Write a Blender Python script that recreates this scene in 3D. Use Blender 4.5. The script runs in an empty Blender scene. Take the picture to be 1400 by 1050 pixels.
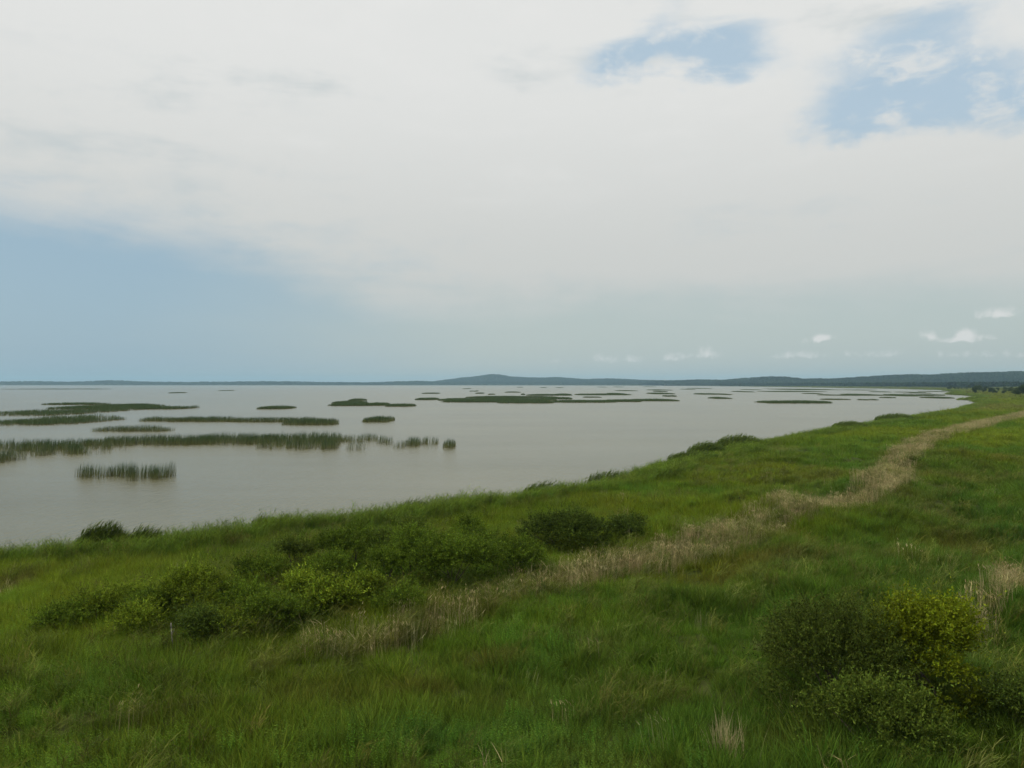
import bpy, math, random
import numpy as np
from mathutils import Vector, noise as mnoise

SEED = 7
rng = np.random.default_rng(SEED)
random.seed(SEED)
sc = bpy.context.scene
col = sc.collection
R = math.radians

# ------------------------------------------------------------------ camera
CAMH = 11.0          # observation platform above the lake level
F = 1050.0           # focal length in photo pixels (1400 px wide)
HZ = 525.0
cam_d = bpy.data.cameras.new("camera")
cam_d.sensor_width = 36.0
cam_d.lens = 27.0
cam_d.clip_start = 0.1
cam_d.clip_end = 60000
cam = bpy.data.objects.new("camera", cam_d)
cam.location = (0, 0, CAMH)
cam.rotation_euler = (R(90), 0, 0)
col.objects.link(cam)
sc.camera = cam

# ------------------------------------------------------------------ render + exposure
sc.render.engine = 'CYCLES'
sc.cycles.use_denoising = True
sc.cycles.max_bounces = 6
sc.cycles.diffuse_bounces = 3
sc.cycles.glossy_bounces = 2
sc.cycles.transmission_bounces = 3
sc.cycles.transparent_max_bounces = 8
sc.cycles.volume_bounces = 1
sc.view_settings.view_transform = 'Standard'
sc.view_settings.look = 'None'
sc.view_settings.exposure = 0.0
sc.view_settings.gamma = 1.0
sc.view_settings.use_curve_mapping = False

SUN_EL, SUN_AZ = R(54), R(-105)    # azimuth from +Y towards +X: high sun at the left, veiled by the cloud sheet
STR = 0.1

# ------------------------------------------------------------------ world: Nishita sky under a cloud sheet
world = bpy.data.worlds.new("World")
sc.world = world
world.use_nodes = True
wt = world.node_tree
wt.nodes.clear()
W = wt.nodes
WL = wt.links

def wval(x, sock):
    if isinstance(x, (int, float)):
        sock.default_value = x
    else:
        WL.new(x, sock)

def wm(op, a, b=None, c=None):
    n = W.new('ShaderNodeMath'); n.operation = op
    wval(a, n.inputs[0])
    if b is not None: wval(b, n.inputs[1])
    if c is not None: wval(c, n.inputs[2])
    return n.outputs[0]

def wsmooth(x, lo, hi):
    n = W.new('ShaderNodeMapRange'); n.interpolation_type = 'SMOOTHSTEP'; n.clamp = True
    wval(x, n.inputs[0]); wval(lo, n.inputs[1]); wval(hi, n.inputs[2])
    n.inputs[3].default_value = 0; n.inputs[4].default_value = 1
    return n.outputs[0]

def wmix(f, a, b):
    n = W.new('ShaderNodeMix'); n.data_type = 'RGBA'; n.clamp_factor = True
    wval(f, n.inputs[0])
    for s, v in ((n.inputs[6], a), (n.inputs[7], b)):
        if isinstance(v, tuple): s.default_value = (*v, 1)
        else: WL.new(v, s)
    return n.outputs[2]

def wnoise(vec, scale, detail=4, rough=0.55, dist=0.0):
    n = W.new('ShaderNodeTexNoise'); n.noise_dimensions = '3D'
    WL.new(vec, n.inputs['Vector']); n.inputs['Scale'].default_value = scale
    n.inputs['Detail'].default_value = detail; n.inputs['Roughness'].default_value = rough
    n.inputs['Distortion'].default_value = dist
    return n.outputs[0]

def wcomb(x, y, z):
    n = W.new('ShaderNodeCombineXYZ')
    wval(x, n.inputs[0]); wval(y, n.inputs[1]); wval(z, n.inputs[2])
    return n.outputs[0]

def lin(r, g, b):                       # sRGB 0-255 -> linear
    f = lambda c: (c / 255 / 12.92) if c / 255 <= 0.04045 else ((c / 255 + 0.055) / 1.055) ** 2.4
    return (f(r), f(g), f(b))

def skyc(r, g, b):
    return tuple(v / STR for v in lin(r, g, b))

def azel(px, py):
    u = (px - 700) / F; v = (HZ - py) / F
    a = math.atan(u)
    return a, math.atan(v * math.cos(a))

tc = W.new('ShaderNodeTexCoord')
sep = W.new('ShaderNodeSeparateXYZ'); WL.new(tc.outputs['Generated'], sep.inputs[0])
dx, dy, dz = sep.outputs
az = wm('ARCTAN2', dx, dy)
el = wm('ARCSINE', dz)
zz = wm('ADD', wm('MAXIMUM', dz, 0.0), 0.10)
pl = wcomb(wm('DIVIDE', dx, zz), wm('DIVIDE', dy, zz), 0.0)      # direction projected on a cloud layer
sky = W.new('ShaderNodeTexSky'); sky.sky_type = 'NISHITA'
sky.sun_disc = False
sky.sun_elevation = SUN_EL
sky.sun_rotation = SUN_AZ
sky.air_density = 1.2; sky.dust_density = 2.0; sky.ozone_density = 1.0; sky.altitude = 10

GEN = tc.outputs['Generated']
def wmap(vec, scale, rot=(0, 0, 0)):
    n = W.new('ShaderNodeMapping'); n.inputs['Scale'].default_value = scale; n.inputs['Rotation'].default_value = rot
    WL.new(vec, n.inputs['Vector']); return n.outputs[0]
ctr = lambda x: wm('SUBTRACT', x, 0.5)
nLc = ctr(wnoise(pl, 0.45, 3, 0.5, 0.2))                                     # broad
nMc = ctr(wnoise(wmap(GEN, (1, 1, 2.0)), 3.2, 6, 0.55, 0.3))                 # mid
nDc = ctr(wnoise(wmap(GEN, (1, 1, 1.9), (0, R(8), 0)), 9.0, 8, 0.60, 0.25))  # detail
nWc = ctr(wnoise(wmap(GEN, (1, 1, 2.2), (0, R(14), 0)), 26.0, 7, 0.62, 0.4))  # wisps
nPc = ctr(wnoise(wmap(GEN, (1, 1, 1.6), (0, R(-10), 0)), 12.0, 6, 0.55, 0.2))   # puffs
nSc = ctr(wnoise(wmap(GEN, (1, 1, 5.0), (0, R(20), 0)), 3.0, 7, 0.58, 0.3))   # long streaks
elw = wm('ADD', wm('ADD', el, wm('MULTIPLY', nDc, 0.05)), wm('MULTIPLY', nSc, 0.09))
azw = wm('ADD', az, wm('MULTIPLY', nMc, 0.10))

# lower edge of the cloud sheet: higher towards the left of the view
left = wsmooth(wm('MULTIPLY', az, -1.0), 0.10, 0.52)
edge = wm('ADD', wm('MULTIPLY', left, 0.072), 0.110)
sheet = wsmooth(wm('SUBTRACT', elw, edge), -0.036, 0.040)

def blob(px, py, rx, ry, rot=0.0, warp=True):
    a, e = azel(px, py)
    ra, re = rx / F * math.cos(a) ** 2, ry / F * math.cos(a)
    da = wm('SUBTRACT', azw if warp else az, a)
    de = wm('SUBTRACT', elw if warp else el, e)
    if rot:
        c, s = math.cos(rot), math.sin(rot)
        da, de = (wm('ADD', wm('MULTIPLY', da, c), wm('MULTIPLY', de, s)),
                  wm('SUBTRACT', wm('MULTIPLY', de, c), wm('MULTIPLY', da, s)))
    q = wm('ADD', wm('POWER', wm('ABSOLUTE', wm('DIVIDE', da, ra)), 2.0),
           wm('POWER', wm('ABSOLUTE', wm('DIVIDE', de, re)), 2.0))
    return wm('EXPONENT', wm('MULTIPLY', q, -1.0))

def total(items):
    t = items[0]
    for i in items[1:]:
        t = wm('ADD', t, i)
    return t

# openings in the sheet where blue shows
gaps = total([wm('MULTIPLY', blob(*g[:5]), g[5]) for g in (
    (835, 78, 60, 26, 0.35, 0.9), (930, 62, 100, 30, 0.0, 0.95), (1000, 66, 70, 30, -0.1, 0.7), (905, 15, 60, 20, 0.3, 0.45),
    (1225, 125, 120, 42, 0.0, 1.0), (1330, 110, 130, 50, 0.0, 0.9), (1190, 158, 110, 24, 0.0, 0.7), (1270, 45, 130, 26, 0.1, 0.6),
    (1440, 130, 110, 45, 0.0, 0.7), (400, 325, 95, 16, -0.1, 0.55), (1330, 310, 90, 14, 0.1, 0.3))])
gapn = wm('ADD', gaps, wm('ADD', wm('MULTIPLY', nDc, 1.5), wm('ADD', wm('MULTIPLY', nMc, 0.5), wm('MULTIPLY', nWc, 0.75))))
puff = wsmooth(wm('ADD', wm('MULTIPLY', nPc, 1.0), wm('MULTIPLY', nWc, 0.8)), -0.04, 0.26)
gap = wm('MULTIPLY', wm('MULTIPLY', wsmooth(gapn, 0.15, 1.15), wsmooth(gaps, 0.05, 0.45)), wm('SUBTRACT', 1.0, wm('MULTIPLY', puff, 0.80)))
cover = wm('MULTIPLY', sheet, wm('SUBTRACT', 1.0, wm('MULTIPLY', gap, 0.90)))

# air below and behind the sheet: Nishita blue seen through a grey veil
veil_l = skyc(157, 185, 203)
veil_r = skyc(191, 202, 200)
rgt = wsmooth(wm('ADD', az, wm('MULTIPLY', nLc, 0.25)), -0.50, 0.02)
veil = wmix(rgt, veil_l, veil_r)
lowgap = wsmooth(el, 0.16, 0.32)
veil = wmix(lowgap, veil, skyc(182, 206, 223))
back = wmix(0.80, sky.outputs[0], veil)

# cloud sheet radiance: brighter overhead, greyer near its lower edge, thin streaks
hi = wsmooth(el, 0.10, 0.42)
cl = wmix(hi, skyc(205, 207, 204), skyc(227, 228, 226))
thin = wm('ADD', wm('ADD', wm('MULTIPLY', nSc, 1.2), wm('MULTIPLY', nMc, 0.8)), wm('ADD', wm('MULTIPLY', nDc, 0.55), wm('MULTIPLY', nWc, 0.25)))
cl = wmix(wsmooth(thin, -0.04, -0.50), cl, skyc(196, 204, 206))
cl = wmix(wm('MULTIPLY', wsmooth(thin, 0.02, 0.55), wsmooth(el, 0.16, 0.40)), cl, skyc(232, 232, 230))
final = wmix(cover, back, cl)

# small fair-weather clouds low on the right
def cumulus(px, py, rx, ry, w):
    a, e = azel(px, py)
    ra, re = rx / F * math.cos(a) ** 2, ry / F * math.cos(a)
    wa = wm('ADD', az, wm('MULTIPLY', nFc, 0.016)); we = wm('ADD', el, wm('MULTIPLY', nFc, 0.010))
    da = wm('DIVIDE', wm('SUBTRACT', wa, a), ra)
    de = wm('DIVIDE', wm('SUBTRACT', we, e), re)
    de = wm('MULTIPLY', de, wm('ADD', 1.0, wm('MULTIPLY', wm('LESS_THAN', de, 0.0), 0.9)))   # flat bases
    q = wm('ADD', wm('MULTIPLY', da, da), wm('MULTIPLY', de, de))
    return wm('MULTIPLY', wm('EXPONENT', wm('MULTIPLY', q, -0.9)), w)
nF = wnoise(tc.outputs['Generated'], 38.0, 6, 0.65, 0.5)
nFc = wm('SUBTRACT', nF, 0.5)
nGc = ctr(wnoise(GEN, 90.0, 4, 0.6, 0.3))
cum = total([cumulus(*c) for c in (
    (1122, 463, 19, 8, 1.0), (1268, 460, 12, 9, 0.85), (1318, 460, 15, 10, 1.0), (1294, 466, 30, 4, 0.5), (1366, 431, 28, 10, 0.95),
    (965, 486, 22, 15, 0.55), (925, 489, 22, 10, 0.55), (820, 491, 24, 9, 0.45), (865, 491, 18, 8, 0.35), (1170, 485, 120, 8, 0.36),
    (1360, 485, 60, 7, 0.36), (1350, 463, 30, 9, 0.5), (1090, 487, 30, 9, 0.45), (750, 494, 40, 6, 0.25))])
cumm = wm('MULTIPLY', wsmooth(wm('ADD', cum, wm('ADD', wm('MULTIPLY', nFc, 1.5), wm('MULTIPLY', nGc, 0.9))), 0.22, 0.95), wsmooth(cum, 0.02, 0.25))
final = wmix(wm('MULTIPLY', cumm, 0.85), final, skyc(226, 226, 224))

bg = W.new('ShaderNodeBackground'); bg.inputs['Strength'].default_value = STR
WL.new(final, bg.inputs['Color'])
wo = W.new('ShaderNodeOutputWorld'); WL.new(bg.outputs[0], wo.inputs['Surface'])
world.cycles.sampling_method = 'MANUAL'
world.cycles.sample_map_resolution = 512

sun_d = bpy.data.lights.new("sun", 'SUN')
sun_d.energy = 2.0
sun_d.angle = R(10)
sun_d.color = (1.0, 0.965, 0.90)
sun = bpy.data.objects.new("sun", sun_d)
sd = Vector((math.sin(SUN_AZ) * math.cos(SUN_EL), math.cos(SUN_AZ) * math.cos(SUN_EL), math.sin(SUN_EL)))
sun.rotation_euler = sd.to_track_quat('Z', 'Y').to_euler()
sun.location = sd * 300
col.objects.link(sun)

# ------------------------------------------------------------------ helpers
def P(px, py, z=0.0):
    d = (CAMH - z) * F / (py - HZ)
    return ((px - 700) / F * d, d)

def at(px, d):
    return ((px - 700) / F * d, d)

_h = np.random.default_rng(99).random((256, 256))
def vnoise(x, y, s, seed=0):
    x = np.asarray(x) / s + seed * 17.31; y = np.asarray(y) / s + seed * 9.77
    xi = np.floor(x).astype(int); yi = np.floor(y).astype(int)
    fx = x - xi; fy = y - yi
    fx = fx * fx * (3 - 2 * fx); fy = fy * fy * (3 - 2 * fy)
    g = lambda a, b: _h[a & 255, b & 255]
    return (g(xi, yi) * (1 - fx) + g(xi + 1, yi) * fx) * (1 - fy) + (g(xi, yi + 1) * (1 - fx) + g(xi + 1, yi + 1) * fx) * fy

def fbm(x, y, s, seed=0, oct=3):
    t = 0; a = 1; n = 0
    for o in range(oct):
        t = t + a * vnoise(x, y, s / 2 ** o, seed + o * 3); n += a; a *= 0.5
    return t / n

def sstep(x, a, b):
    t = np.clip((np.asarray(x) - a) / (b - a), 0, 1)
    return t * t * (3 - 2 * t)

def poly_sd(x, y, poly):
    """signed distance to a closed polygon, positive inside"""
    x = np.asarray(x, float); y = np.asarray(y, float)
    d2 = np.full(x.shape, 1e18); ins = np.zeros(x.shape, bool)
    n = len(poly)
    for i in range(n):
        ax, ay = poly[i]; bx, by = poly[(i + 1) % n]
        ex, ey = bx - ax, by - ay
        t = np.clip(((x - ax) * ex + (y - ay) * ey) / (ex * ex + ey * ey + 1e-12), 0, 1)
        d2 = np.minimum(d2, (x - ax - t * ex) ** 2 + (y - ay - t * ey) ** 2)
        if ay != by:
            c = (ay > y) != (by > y)
            ins ^= c & (x < (bx - ax) * (y - ay) / (by - ay) + ax)
    d = np.sqrt(d2)
    return np.where(ins, d, -d)

def mesh_from(name, verts, faces, mat=None, smooth=False):
    me = bpy.data.meshes.new(name)
    if isinstance(faces, np.ndarray):
        nv, nf, k = len(verts), len(faces), faces.shape[1]
        me.vertices.add(nv); me.vertices.foreach_set('co', np.asarray(verts, np.float32).ravel())
        me.loops.add(nf * k); me.loops.foreach_set('vertex_index', faces.astype(np.int32).ravel())
        me.polygons.add(nf); me.polygons.foreach_set('loop_start', np.arange(0, nf * k, k, dtype=np.int32))
        me.update(calc_edges=True)
    else:
        me.from_pydata([tuple(v) for v in verts], [], faces); me.update()
    if mat: me.materials.append(mat)
    if smooth:
        me.polygons.foreach_set('use_smooth', np.ones(len(me.polygons), bool))
    return me

def link(name, me, parent=None, label=None, cat=None, group=None, kind=None, loc=None):
    o = bpy.data.objects.new(name, me); col.objects.link(o)
    if parent: o.parent = parent
    if loc is not None: o.location = loc
    if label: o['label'] = label
    if cat: o['category'] = cat
    if group: o['group'] = group
    if kind: o['kind'] = kind
    return o

# ------------------------------------------------------------------ materials
def newmat(name):
    m = bpy.data.materials.new(name); m.use_nodes = True
    m.node_tree.nodes.clear()
    return m, m.node_tree.nodes, m.node_tree.links

def leaf_mat(name, color=None, inst=False, trans=0.35, spread=0.5, tip=None, tip_h=1.0, gloss=0.04, low=None, tone=False, hue=0.03):
    """leaf / blade shader; colour from a constant or the instance tint, varied leaf by leaf.
    low: colour of the lower stems (dead sheaths), blended by height in the object."""
    m, N, L = newmat(name)
    out = N.new('ShaderNodeOutputMaterial')
    geo = N.new('ShaderNodeNewGeometry')
    if inst:
        a = N.new('ShaderNodeAttribute'); a.attribute_type = 'INSTANCER'; a.attribute_name = 'tint'
        c = a.outputs['Color']
    else:
        r = N.new('ShaderNodeRGB'); r.outputs[0].default_value = (*color, 1); c = r.outputs[0]
    if low is not None:
        tcn = N.new('ShaderNodeTexCoord'); sp = N.new('ShaderNodeSeparateXYZ'); L.new(tcn.outputs['Object'], sp.inputs[0])
        mr = N.new('ShaderNodeMapRange'); L.new(sp.outputs[2], mr.inputs[0]); mr.inputs[1].default_value = 0.0; mr.inputs[2].default_value = tip_h
        mx = N.new('ShaderNodeMix'); mx.data_type = 'RGBA'; L.new(mr.outputs[0], mx.inputs[0])
        mx.inputs[6].default_value = (*low, 1); L.new(c, mx.inputs[7]); c = mx.outputs[2]
    if tone:
        ta = N.new('ShaderNodeAttribute'); ta.attribute_name = 'tone'
        vm = N.new('ShaderNodeVectorMath'); vm.operation = 'SCALE'; L.new(c, vm.inputs[0]); L.new(ta.outputs['Fac'], vm.inputs['Scale']); c = vm.outputs[0]
    mr = N.new('ShaderNodeMapRange'); L.new(geo.outputs['Random Per Island'], mr.inputs[0])
    mr.inputs[3].default_value = 1 - spread; mr.inputs[4].default_value = 1 + spread
    hs = N.new('ShaderNodeHueSaturation'); L.new(c, hs.inputs['Color']); L.new(mr.outputs[0], hs.inputs['Value'])
    mr2 = N.new('ShaderNodeMapRange'); fr = N.new('ShaderNodeMath'); fr.operation = 'FRACT'
    ml = N.new('ShaderNodeMath'); ml.operation = 'MULTIPLY'; L.new(geo.outputs['Random Per Island'], ml.inputs[0]); ml.inputs[1].default_value = 37.3
    L.new(ml.outputs[0], fr.inputs[0]); L.new(fr.outputs[0], mr2.inputs[0]); mr2.inputs[3].default_value = 0.5 - hue * .6; mr2.inputs[4].default_value = 0.5 + hue * .6
    L.new(mr2.outputs[0], hs.inputs['Hue'])
    p = N.new('ShaderNodeBsdfPrincipled'); L.new(hs.outputs[0], p.inputs['Base Color'])
    p.inputs['Roughness'].default_value = 0.55; p.inputs['Specular IOR Level'].default_value = gloss
    t = N.new('ShaderNodeBsdfTranslucent'); L.new(hs.outputs[0], t.inputs['Color'])
    mix = N.new('ShaderNodeMixShader'); mix.inputs[0].default_value = trans
    L.new(p.outputs[0], mix.inputs[1]); L.new(t.outputs[0], mix.inputs[2]); L.new(mix.outputs[0], out.inputs[0])
    return m

def solid_mat(name, c1, c2, scale=5, rough=0.9, bump=0.2, detail=6):
    m, N, L = newmat(name)
    out = N.new('ShaderNodeOutputMaterial'); p = N.new('ShaderNodeBsdfPrincipled')
    tcn = N.new('ShaderNodeTexCoord'); nz = N.new('ShaderNodeTexNoise'); nz.inputs['Scale'].default_value = scale; nz.inputs['Detail'].default_value = detail
    L.new(tcn.outputs['Object'], nz.inputs['Vector'])
    rp = N.new('ShaderNodeValToRGB'); rp.color_ramp.elements[0].position = 0.3; rp.color_ramp.elements[1].position = 0.7
    rp.color_ramp.elements[0].color = (*c1, 1); rp.color_ramp.elements[1].color = (*c2, 1)
    L.new(nz.outputs[0], rp.inputs[0]); L.new(rp.outputs[0], p.inputs['Base Color'])
    p.inputs['Roughness'].default_value = rough; p.inputs['Specular IOR Level'].default_value = 0.15
    b = N.new('ShaderNodeBump'); b.inputs['Strength'].default_value = bump; L.new(nz.outputs[0], b.inputs['Height']); L.new(b.outputs[0], p.inputs['Normal'])
    L.new(p.outputs[0], out.inputs[0])
    return m

def water_mat():
    m, N, L = newmat("lake_water")
    out = N.new('ShaderNodeOutputMaterial'); p = N.new('ShaderNodeBsdfPrincipled')
    geo = N.new('ShaderNodeNewGeometry')
    mpn = N.new('ShaderNodeMapping'); mpn.inputs['Rotation'].default_value = (0, 0, R(25)); mpn.inputs['Scale'].default_value = (1.0, 0.35, 1)
    L.new(geo.outputs['Position'], mpn.inputs['Vector'])
    n1 = N.new('ShaderNodeTexNoise'); n1.inputs['Scale'].default_value = 1.6; n1.inputs['Detail'].default_value = 5; n1.inputs['Roughness'].default_value = 0.62
    L.new(mpn.outputs[0], n1.inputs['Vector'])
    n2 = N.new('ShaderNodeTexNoise'); n2.inputs['Scale'].default_value = 0.02; n2.inputs['Detail'].default_value = 4
    L.new(geo.outputs['Position'], n2.inputs['Vector'])
    rp = N.new('ShaderNodeValToRGB'); rp.color_ramp.elements[0].position = 0.35; rp.color_ramp.elements[1].position = 0.65
    rp.color_ramp.elements[0].color = (0.116, 0.111, 0.060, 1); rp.color_ramp.elements[1].color = (0.142, 0.134, 0.072, 1)
    L.new(n2.outputs[0], rp.inputs[0]); L.new(rp.outputs[0], p.inputs['Base Color'])
    p.inputs['Roughness'].default_value = 0.22; p.inputs['IOR'].default_value = 1.33
    b = N.new('ShaderNodeBump'); b.inputs['Strength'].default_value = 0.75; b.inputs['Distance'].default_value = 0.26
    mpw = N.new('ShaderNodeMapping'); mpw.inputs['Rotation'].default_value = (0, 0, R(12)); mpw.inputs['Scale'].default_value = (0.35, 1.6, 1)
    L.new(geo.outputs['Position'], mpw.inputs['Vector'])
    n3 = N.new('ShaderNodeTexNoise'); n3.inputs['Scale'].default_value = 0.035; n3.inputs['Detail'].default_value = 5; n3.inputs['Roughness'].default_value = 0.6
    L.new(mpw.outputs[0], n3.inputs['Vector'])
    ms = N.new('ShaderNodeMapRange'); L.new(n3.outputs[0], ms.inputs[0]); ms.inputs[1].default_value = 0.35; ms.inputs[2].default_value = 0.65
    ms.inputs[3].default_value = 0.45; ms.inputs[4].default_value = 1.0; L.new(ms.outputs[0], b.inputs['Strength'])
    L.new(n1.outputs[0], b.inputs['Height']); L.new(b.outputs[0], p.inputs['Normal'])
    L.new(p.outputs[0], out.inputs[0])
    return m

# ------------------------------------------------------------------ lake outline (pixel on the shore -> ground point)
near = [(-420, 790), (-160, 762), (0, 746), (60, 741), (95, 739), (150, 736), (215, 735), (260, 727), (330, 716), (400, 702), (470, 698),
        (530, 694), (560, 689), (640, 678), (700, 669), (790, 659), (850, 646), (900, 633), (940, 622), (1000, 608), (1040, 601),
        (1100, 589), (1150, 581), (1205, 573), (1240, 568), (1290, 561), (1325, 552.5), (1338, 549.0)]
lake = [P(a, b, 1.2) for a, b in near]
lake += [P(1326, 546.2, 0.6), P(1305, 545.6, 0.6), P(1328, 543.2, 0.6), P(1338, 541.2, 0.6), P(1318, 540.2, 0.6), P(1293, 538.0, 0.6), P(1298, 534.8, 0.6), P(1286, 532.9, 0.5),
         P(1220, 531.4, 0.5), P(1150, 530.3, 0.5), P(1085, 529.2, 0.5), P(1010, 528.2, 0.5)]
lake += [at(930, 4700), at(800, 5600), at(600, 6100), at(300, 6200), at(0, 6200), at(-300, 6000), at(-900, 5200), (-9000, 5000), (-9000, 30), (-400, 28)]

def shore_sd(x, y):
    """positive on land, metres from the water line"""
    x = np.asarray(x, float); y = np.asarray(y, float)
    s = -poly_sd(x, y, lake)
    return s + (fbm(x, y, 9, 3) - 0.5) * 3.6 * sstep(np.abs(s), 30, 0) + (fbm(x, y, 60, 5) - 0.5) * 10 * sstep(np.hypot(x, y), 200, 900) * sstep(np.abs(s), 40, 0)

def ground_z(x, y, s=None):
    x = np.asarray(x, float); y = np.asarray(y, float)
    if s is None: s = shore_sd(x, y)
    land = 0.55 * sstep(s, 0, 4) + 0.35 * sstep(s, 8, 45)
    near_ = sstep(np.hypot(x, y), 260, 90)
    hum = ((fbm(x, y, 7.5, 11) - 0.5) * 1.5 + (fbm(x, y, 2.6, 14, 2) - 0.5) * 0.55) * sstep(s, 3, 20) * near_
    hum = hum * (0.4 + 1.7 * sstep(x - 0.10 * y, -6, 12))
    dune = 0.9 * sstep(x - 0.62 * y, 6, 34) * sstep(s, 20, 60)
    z = land + hum + dune
    z = z + (fbm(x, y, 90, 21) - 0.5) * 0.5 * sstep(s, 15, 80)
    return np.where(s > 0, np.maximum(z, 0.02 + 0.02 * np.minimum(s, 5)), -np.minimum(1.0, -s * 0.08) - 0.02)

def axis(lo, hi, a, b, step, grow):
    mid = list(np.arange(a, b + step / 2, step))
    st = step; v = b; up = []
    while v < hi:
        st *= grow; v += st; up.append(min(v, hi))
    st = step; v = a; dn = []
    while v > lo:
        st *= grow; v -= st; dn.append(max(v, lo))
    return np.array(dn[::-1] + mid + up)

gx = axis(-16000, 16000, -70, 130, 0.8, 1.045)
gy = axis(-400, 16000, 8, 170, 0.8, 1.035)
XX, YY = np.meshgrid(gx, gy)
SS = shore_sd(XX, YY)
ZZ = ground_z(XX, YY, SS)
nx, ny = len(gx), len(gy)
idx = np.arange(nx * ny).reshape(ny, nx)
gf = np.stack([idx[:-1, :-1], idx[:-1, 1:], idx[1:, 1:], idx[1:, :-1]], -1).reshape(-1, 4)
m_ground = solid_mat("marsh_soil", (0.040, 0.056, 0.010), (0.070, 0.078, 0.018), 0.35, 0.95, 0.3)
link("ground", mesh_from("ground", np.stack([XX, YY, ZZ], -1).reshape(-1, 3), gf, m_ground, True),
     kind='structure', label='marshy green shore land around the shallow lake', cat='ground')
wv = [(-15000, -300, 0), (3200, -300, 0), (3200, 8000, 0), (-15000, 8000, 0)]
link("water", mesh_from("water", wv, [(0, 1, 2, 3)], water_mat()), kind='structure', label='wide grey brown shallow lake with fine ripples', cat='lake')

# ------------------------------------------------------------------ instancing for uncountable growth
def blades(base, azim, length, lean, curve, width, twist=None):
    """tapered three-segment blades; arrays of n; returns verts, quads, tris"""
    n = len(base)
    T = np.array([0.0, 0.4, 0.75, 1.0])
    d = np.stack([np.cos(azim), np.sin(azim), np.zeros(n)], 1)
    w = np.stack([-np.sin(azim), np.cos(azim), np.zeros(n)], 1)
    if twist is not None:
        w = w * np.cos(twist)[:, None] + d * np.sin(twist)[:, None]
    vs = []
    for k, t in enumerate(T):
        h = length * (t * np.cos(lean) * (1 - 0.35 * curve * t * t))
        o = length * (t * np.sin(lean) + curve * t * t * 0.75)
        c = base + d * o[:, None]; c[:, 2] += h
        if k < 3:
            ww = (width * (1.0, 0.85, 0.5)[k] * 0.5)[:, None] * w
            vs += [c - ww, c + ww]
        else:
            vs.append(c)
    V = np.stack(vs, 1).reshape(-1, 3)
    b = np.arange(n) * 7
    f = [np.stack([b + i for i in q], 1) for q in ((0, 1, 3, 2), (2, 3, 5, 4), (4, 5, 6, 6))]
    return V, np.concatenate(f)

def quads_to_mesh(name, V, Fq, mat):
    q = Fq[Fq[:, 2] != Fq[:, 3]]; t = Fq[Fq[:, 2] == Fq[:, 3]][:, :3]
    me = bpy.data.meshes.new(name)
    me.vertices.add(len(V)); me.vertices.foreach_set('co', np.asarray(V, np.float32).ravel())
    nl = len(q) * 4 + len(t) * 3
    me.loops.add(nl); me.loops.foreach_set('vertex_index', np.concatenate([q.ravel(), t.ravel()]).astype(np.int32))
    me.polygons.add(len(q) + len(t))
    ls = np.concatenate([np.arange(len(q)) * 4, len(q) * 4 + np.arange(len(t)) * 3]).astype(np.int32)
    me.polygons.foreach_set('loop_start', ls)
    me.update(calc_edges=True)
    me.materials.append(mat)
    return me

def leaves(c, d, nrm, length, width):
    """pointed folded leaves: centre, direction, normal"""
    n = len(c)
    d = d / (np.linalg.norm(d, axis=1, keepdims=True) + 1e-9)
    s = np.cross(d, nrm); s /= (np.linalg.norm(s, axis=1, keepdims=True) + 1e-9)
    u = np.cross(s, d)
    l = length[:, None]; w = width[:, None]
    V = np.stack([c, c + d * l * 0.45 + s * w * 0.5 + u * w * 0.15, c + d * l, c + d * l * 0.45 - s * w * 0.5 + u * w * 0.15], 1).reshape(-1, 3)
    b = np.arange(n) * 4
    Fq = np.concatenate([np.stack([b, b + 1, b + 2, b + 2], 1), np.stack([b, b + 2, b + 3, b + 3], 1)])
    return V, Fq

def merge(parts):
    Vs, Fs, o = [], [], 0
    for V, Fq in parts:
        Vs.append(V); Fs.append(Fq + o); o += len(V)
    return np.concatenate(Vs), np.concatenate(Fs)

def r(n, a, b): return rng.uniform(a, b, n)

def tuft_grass(name, mat, n, hgt, spread, width, lean=(0.05, 0.45), curve=(0.1, 0.5)):
    ang = r(n, 0, 2 * math.pi); rad = spread * np.sqrt(r(n, 0, 1))
    base = np.stack([rad * np.cos(ang), rad * np.sin(ang), np.full(n, -0.05)], 1)
    az_ = ang + r(n, -0.9, 0.9)
    V, Fq = blades(base, az_, hgt * r(n, 0.55, 1.1), r(n, *lean), r(n, *curve), width * r(n, 0.6, 1.3), r(n, -1.2, 1.2))
    return quads_to_mesh(name, V, Fq, mat)

def tuft_weed(name, mat, n_st, hgt, spread, leaf):
    parts = []
    for i in range(n_st):
        a = rng.uniform(0, 6.28); q = spread * math.sqrt(rng.random())
        b = np.array([q * math.cos(a), q * math.sin(a), 0.0]); h = hgt * rng.uniform(0.6, 1.1)
        tipo = np.array([rng.normal(0, .12) * h, rng.normal(0, .12) * h, h])
        k = 16
        t = np.linspace(0.25, 1.0, k)
        c = b + t[:, None] * tipo
        aa = np.arange(k) * 2.4 + a
        d = np.stack([np.cos(aa), np.sin(aa), r(k, -0.25, 0.55)], 1)
        nrm = np.stack([r(k, -.3, .3), r(k, -.3, .3), np.ones(k)], 1)
        parts.append(leaves(c, d, nrm, leaf * (1.15 - 0.6 * t) * r(k, .8, 1.2), leaf * 0.42 * (1.15 - 0.6 * t)))
        parts.append(blades(b[None], np.array([a]), np.array([h]), np.array([0.05]), np.array([0.0]), np.array([0.012])))
    return quads_to_mesh(name, *merge(parts), mat)

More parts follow.
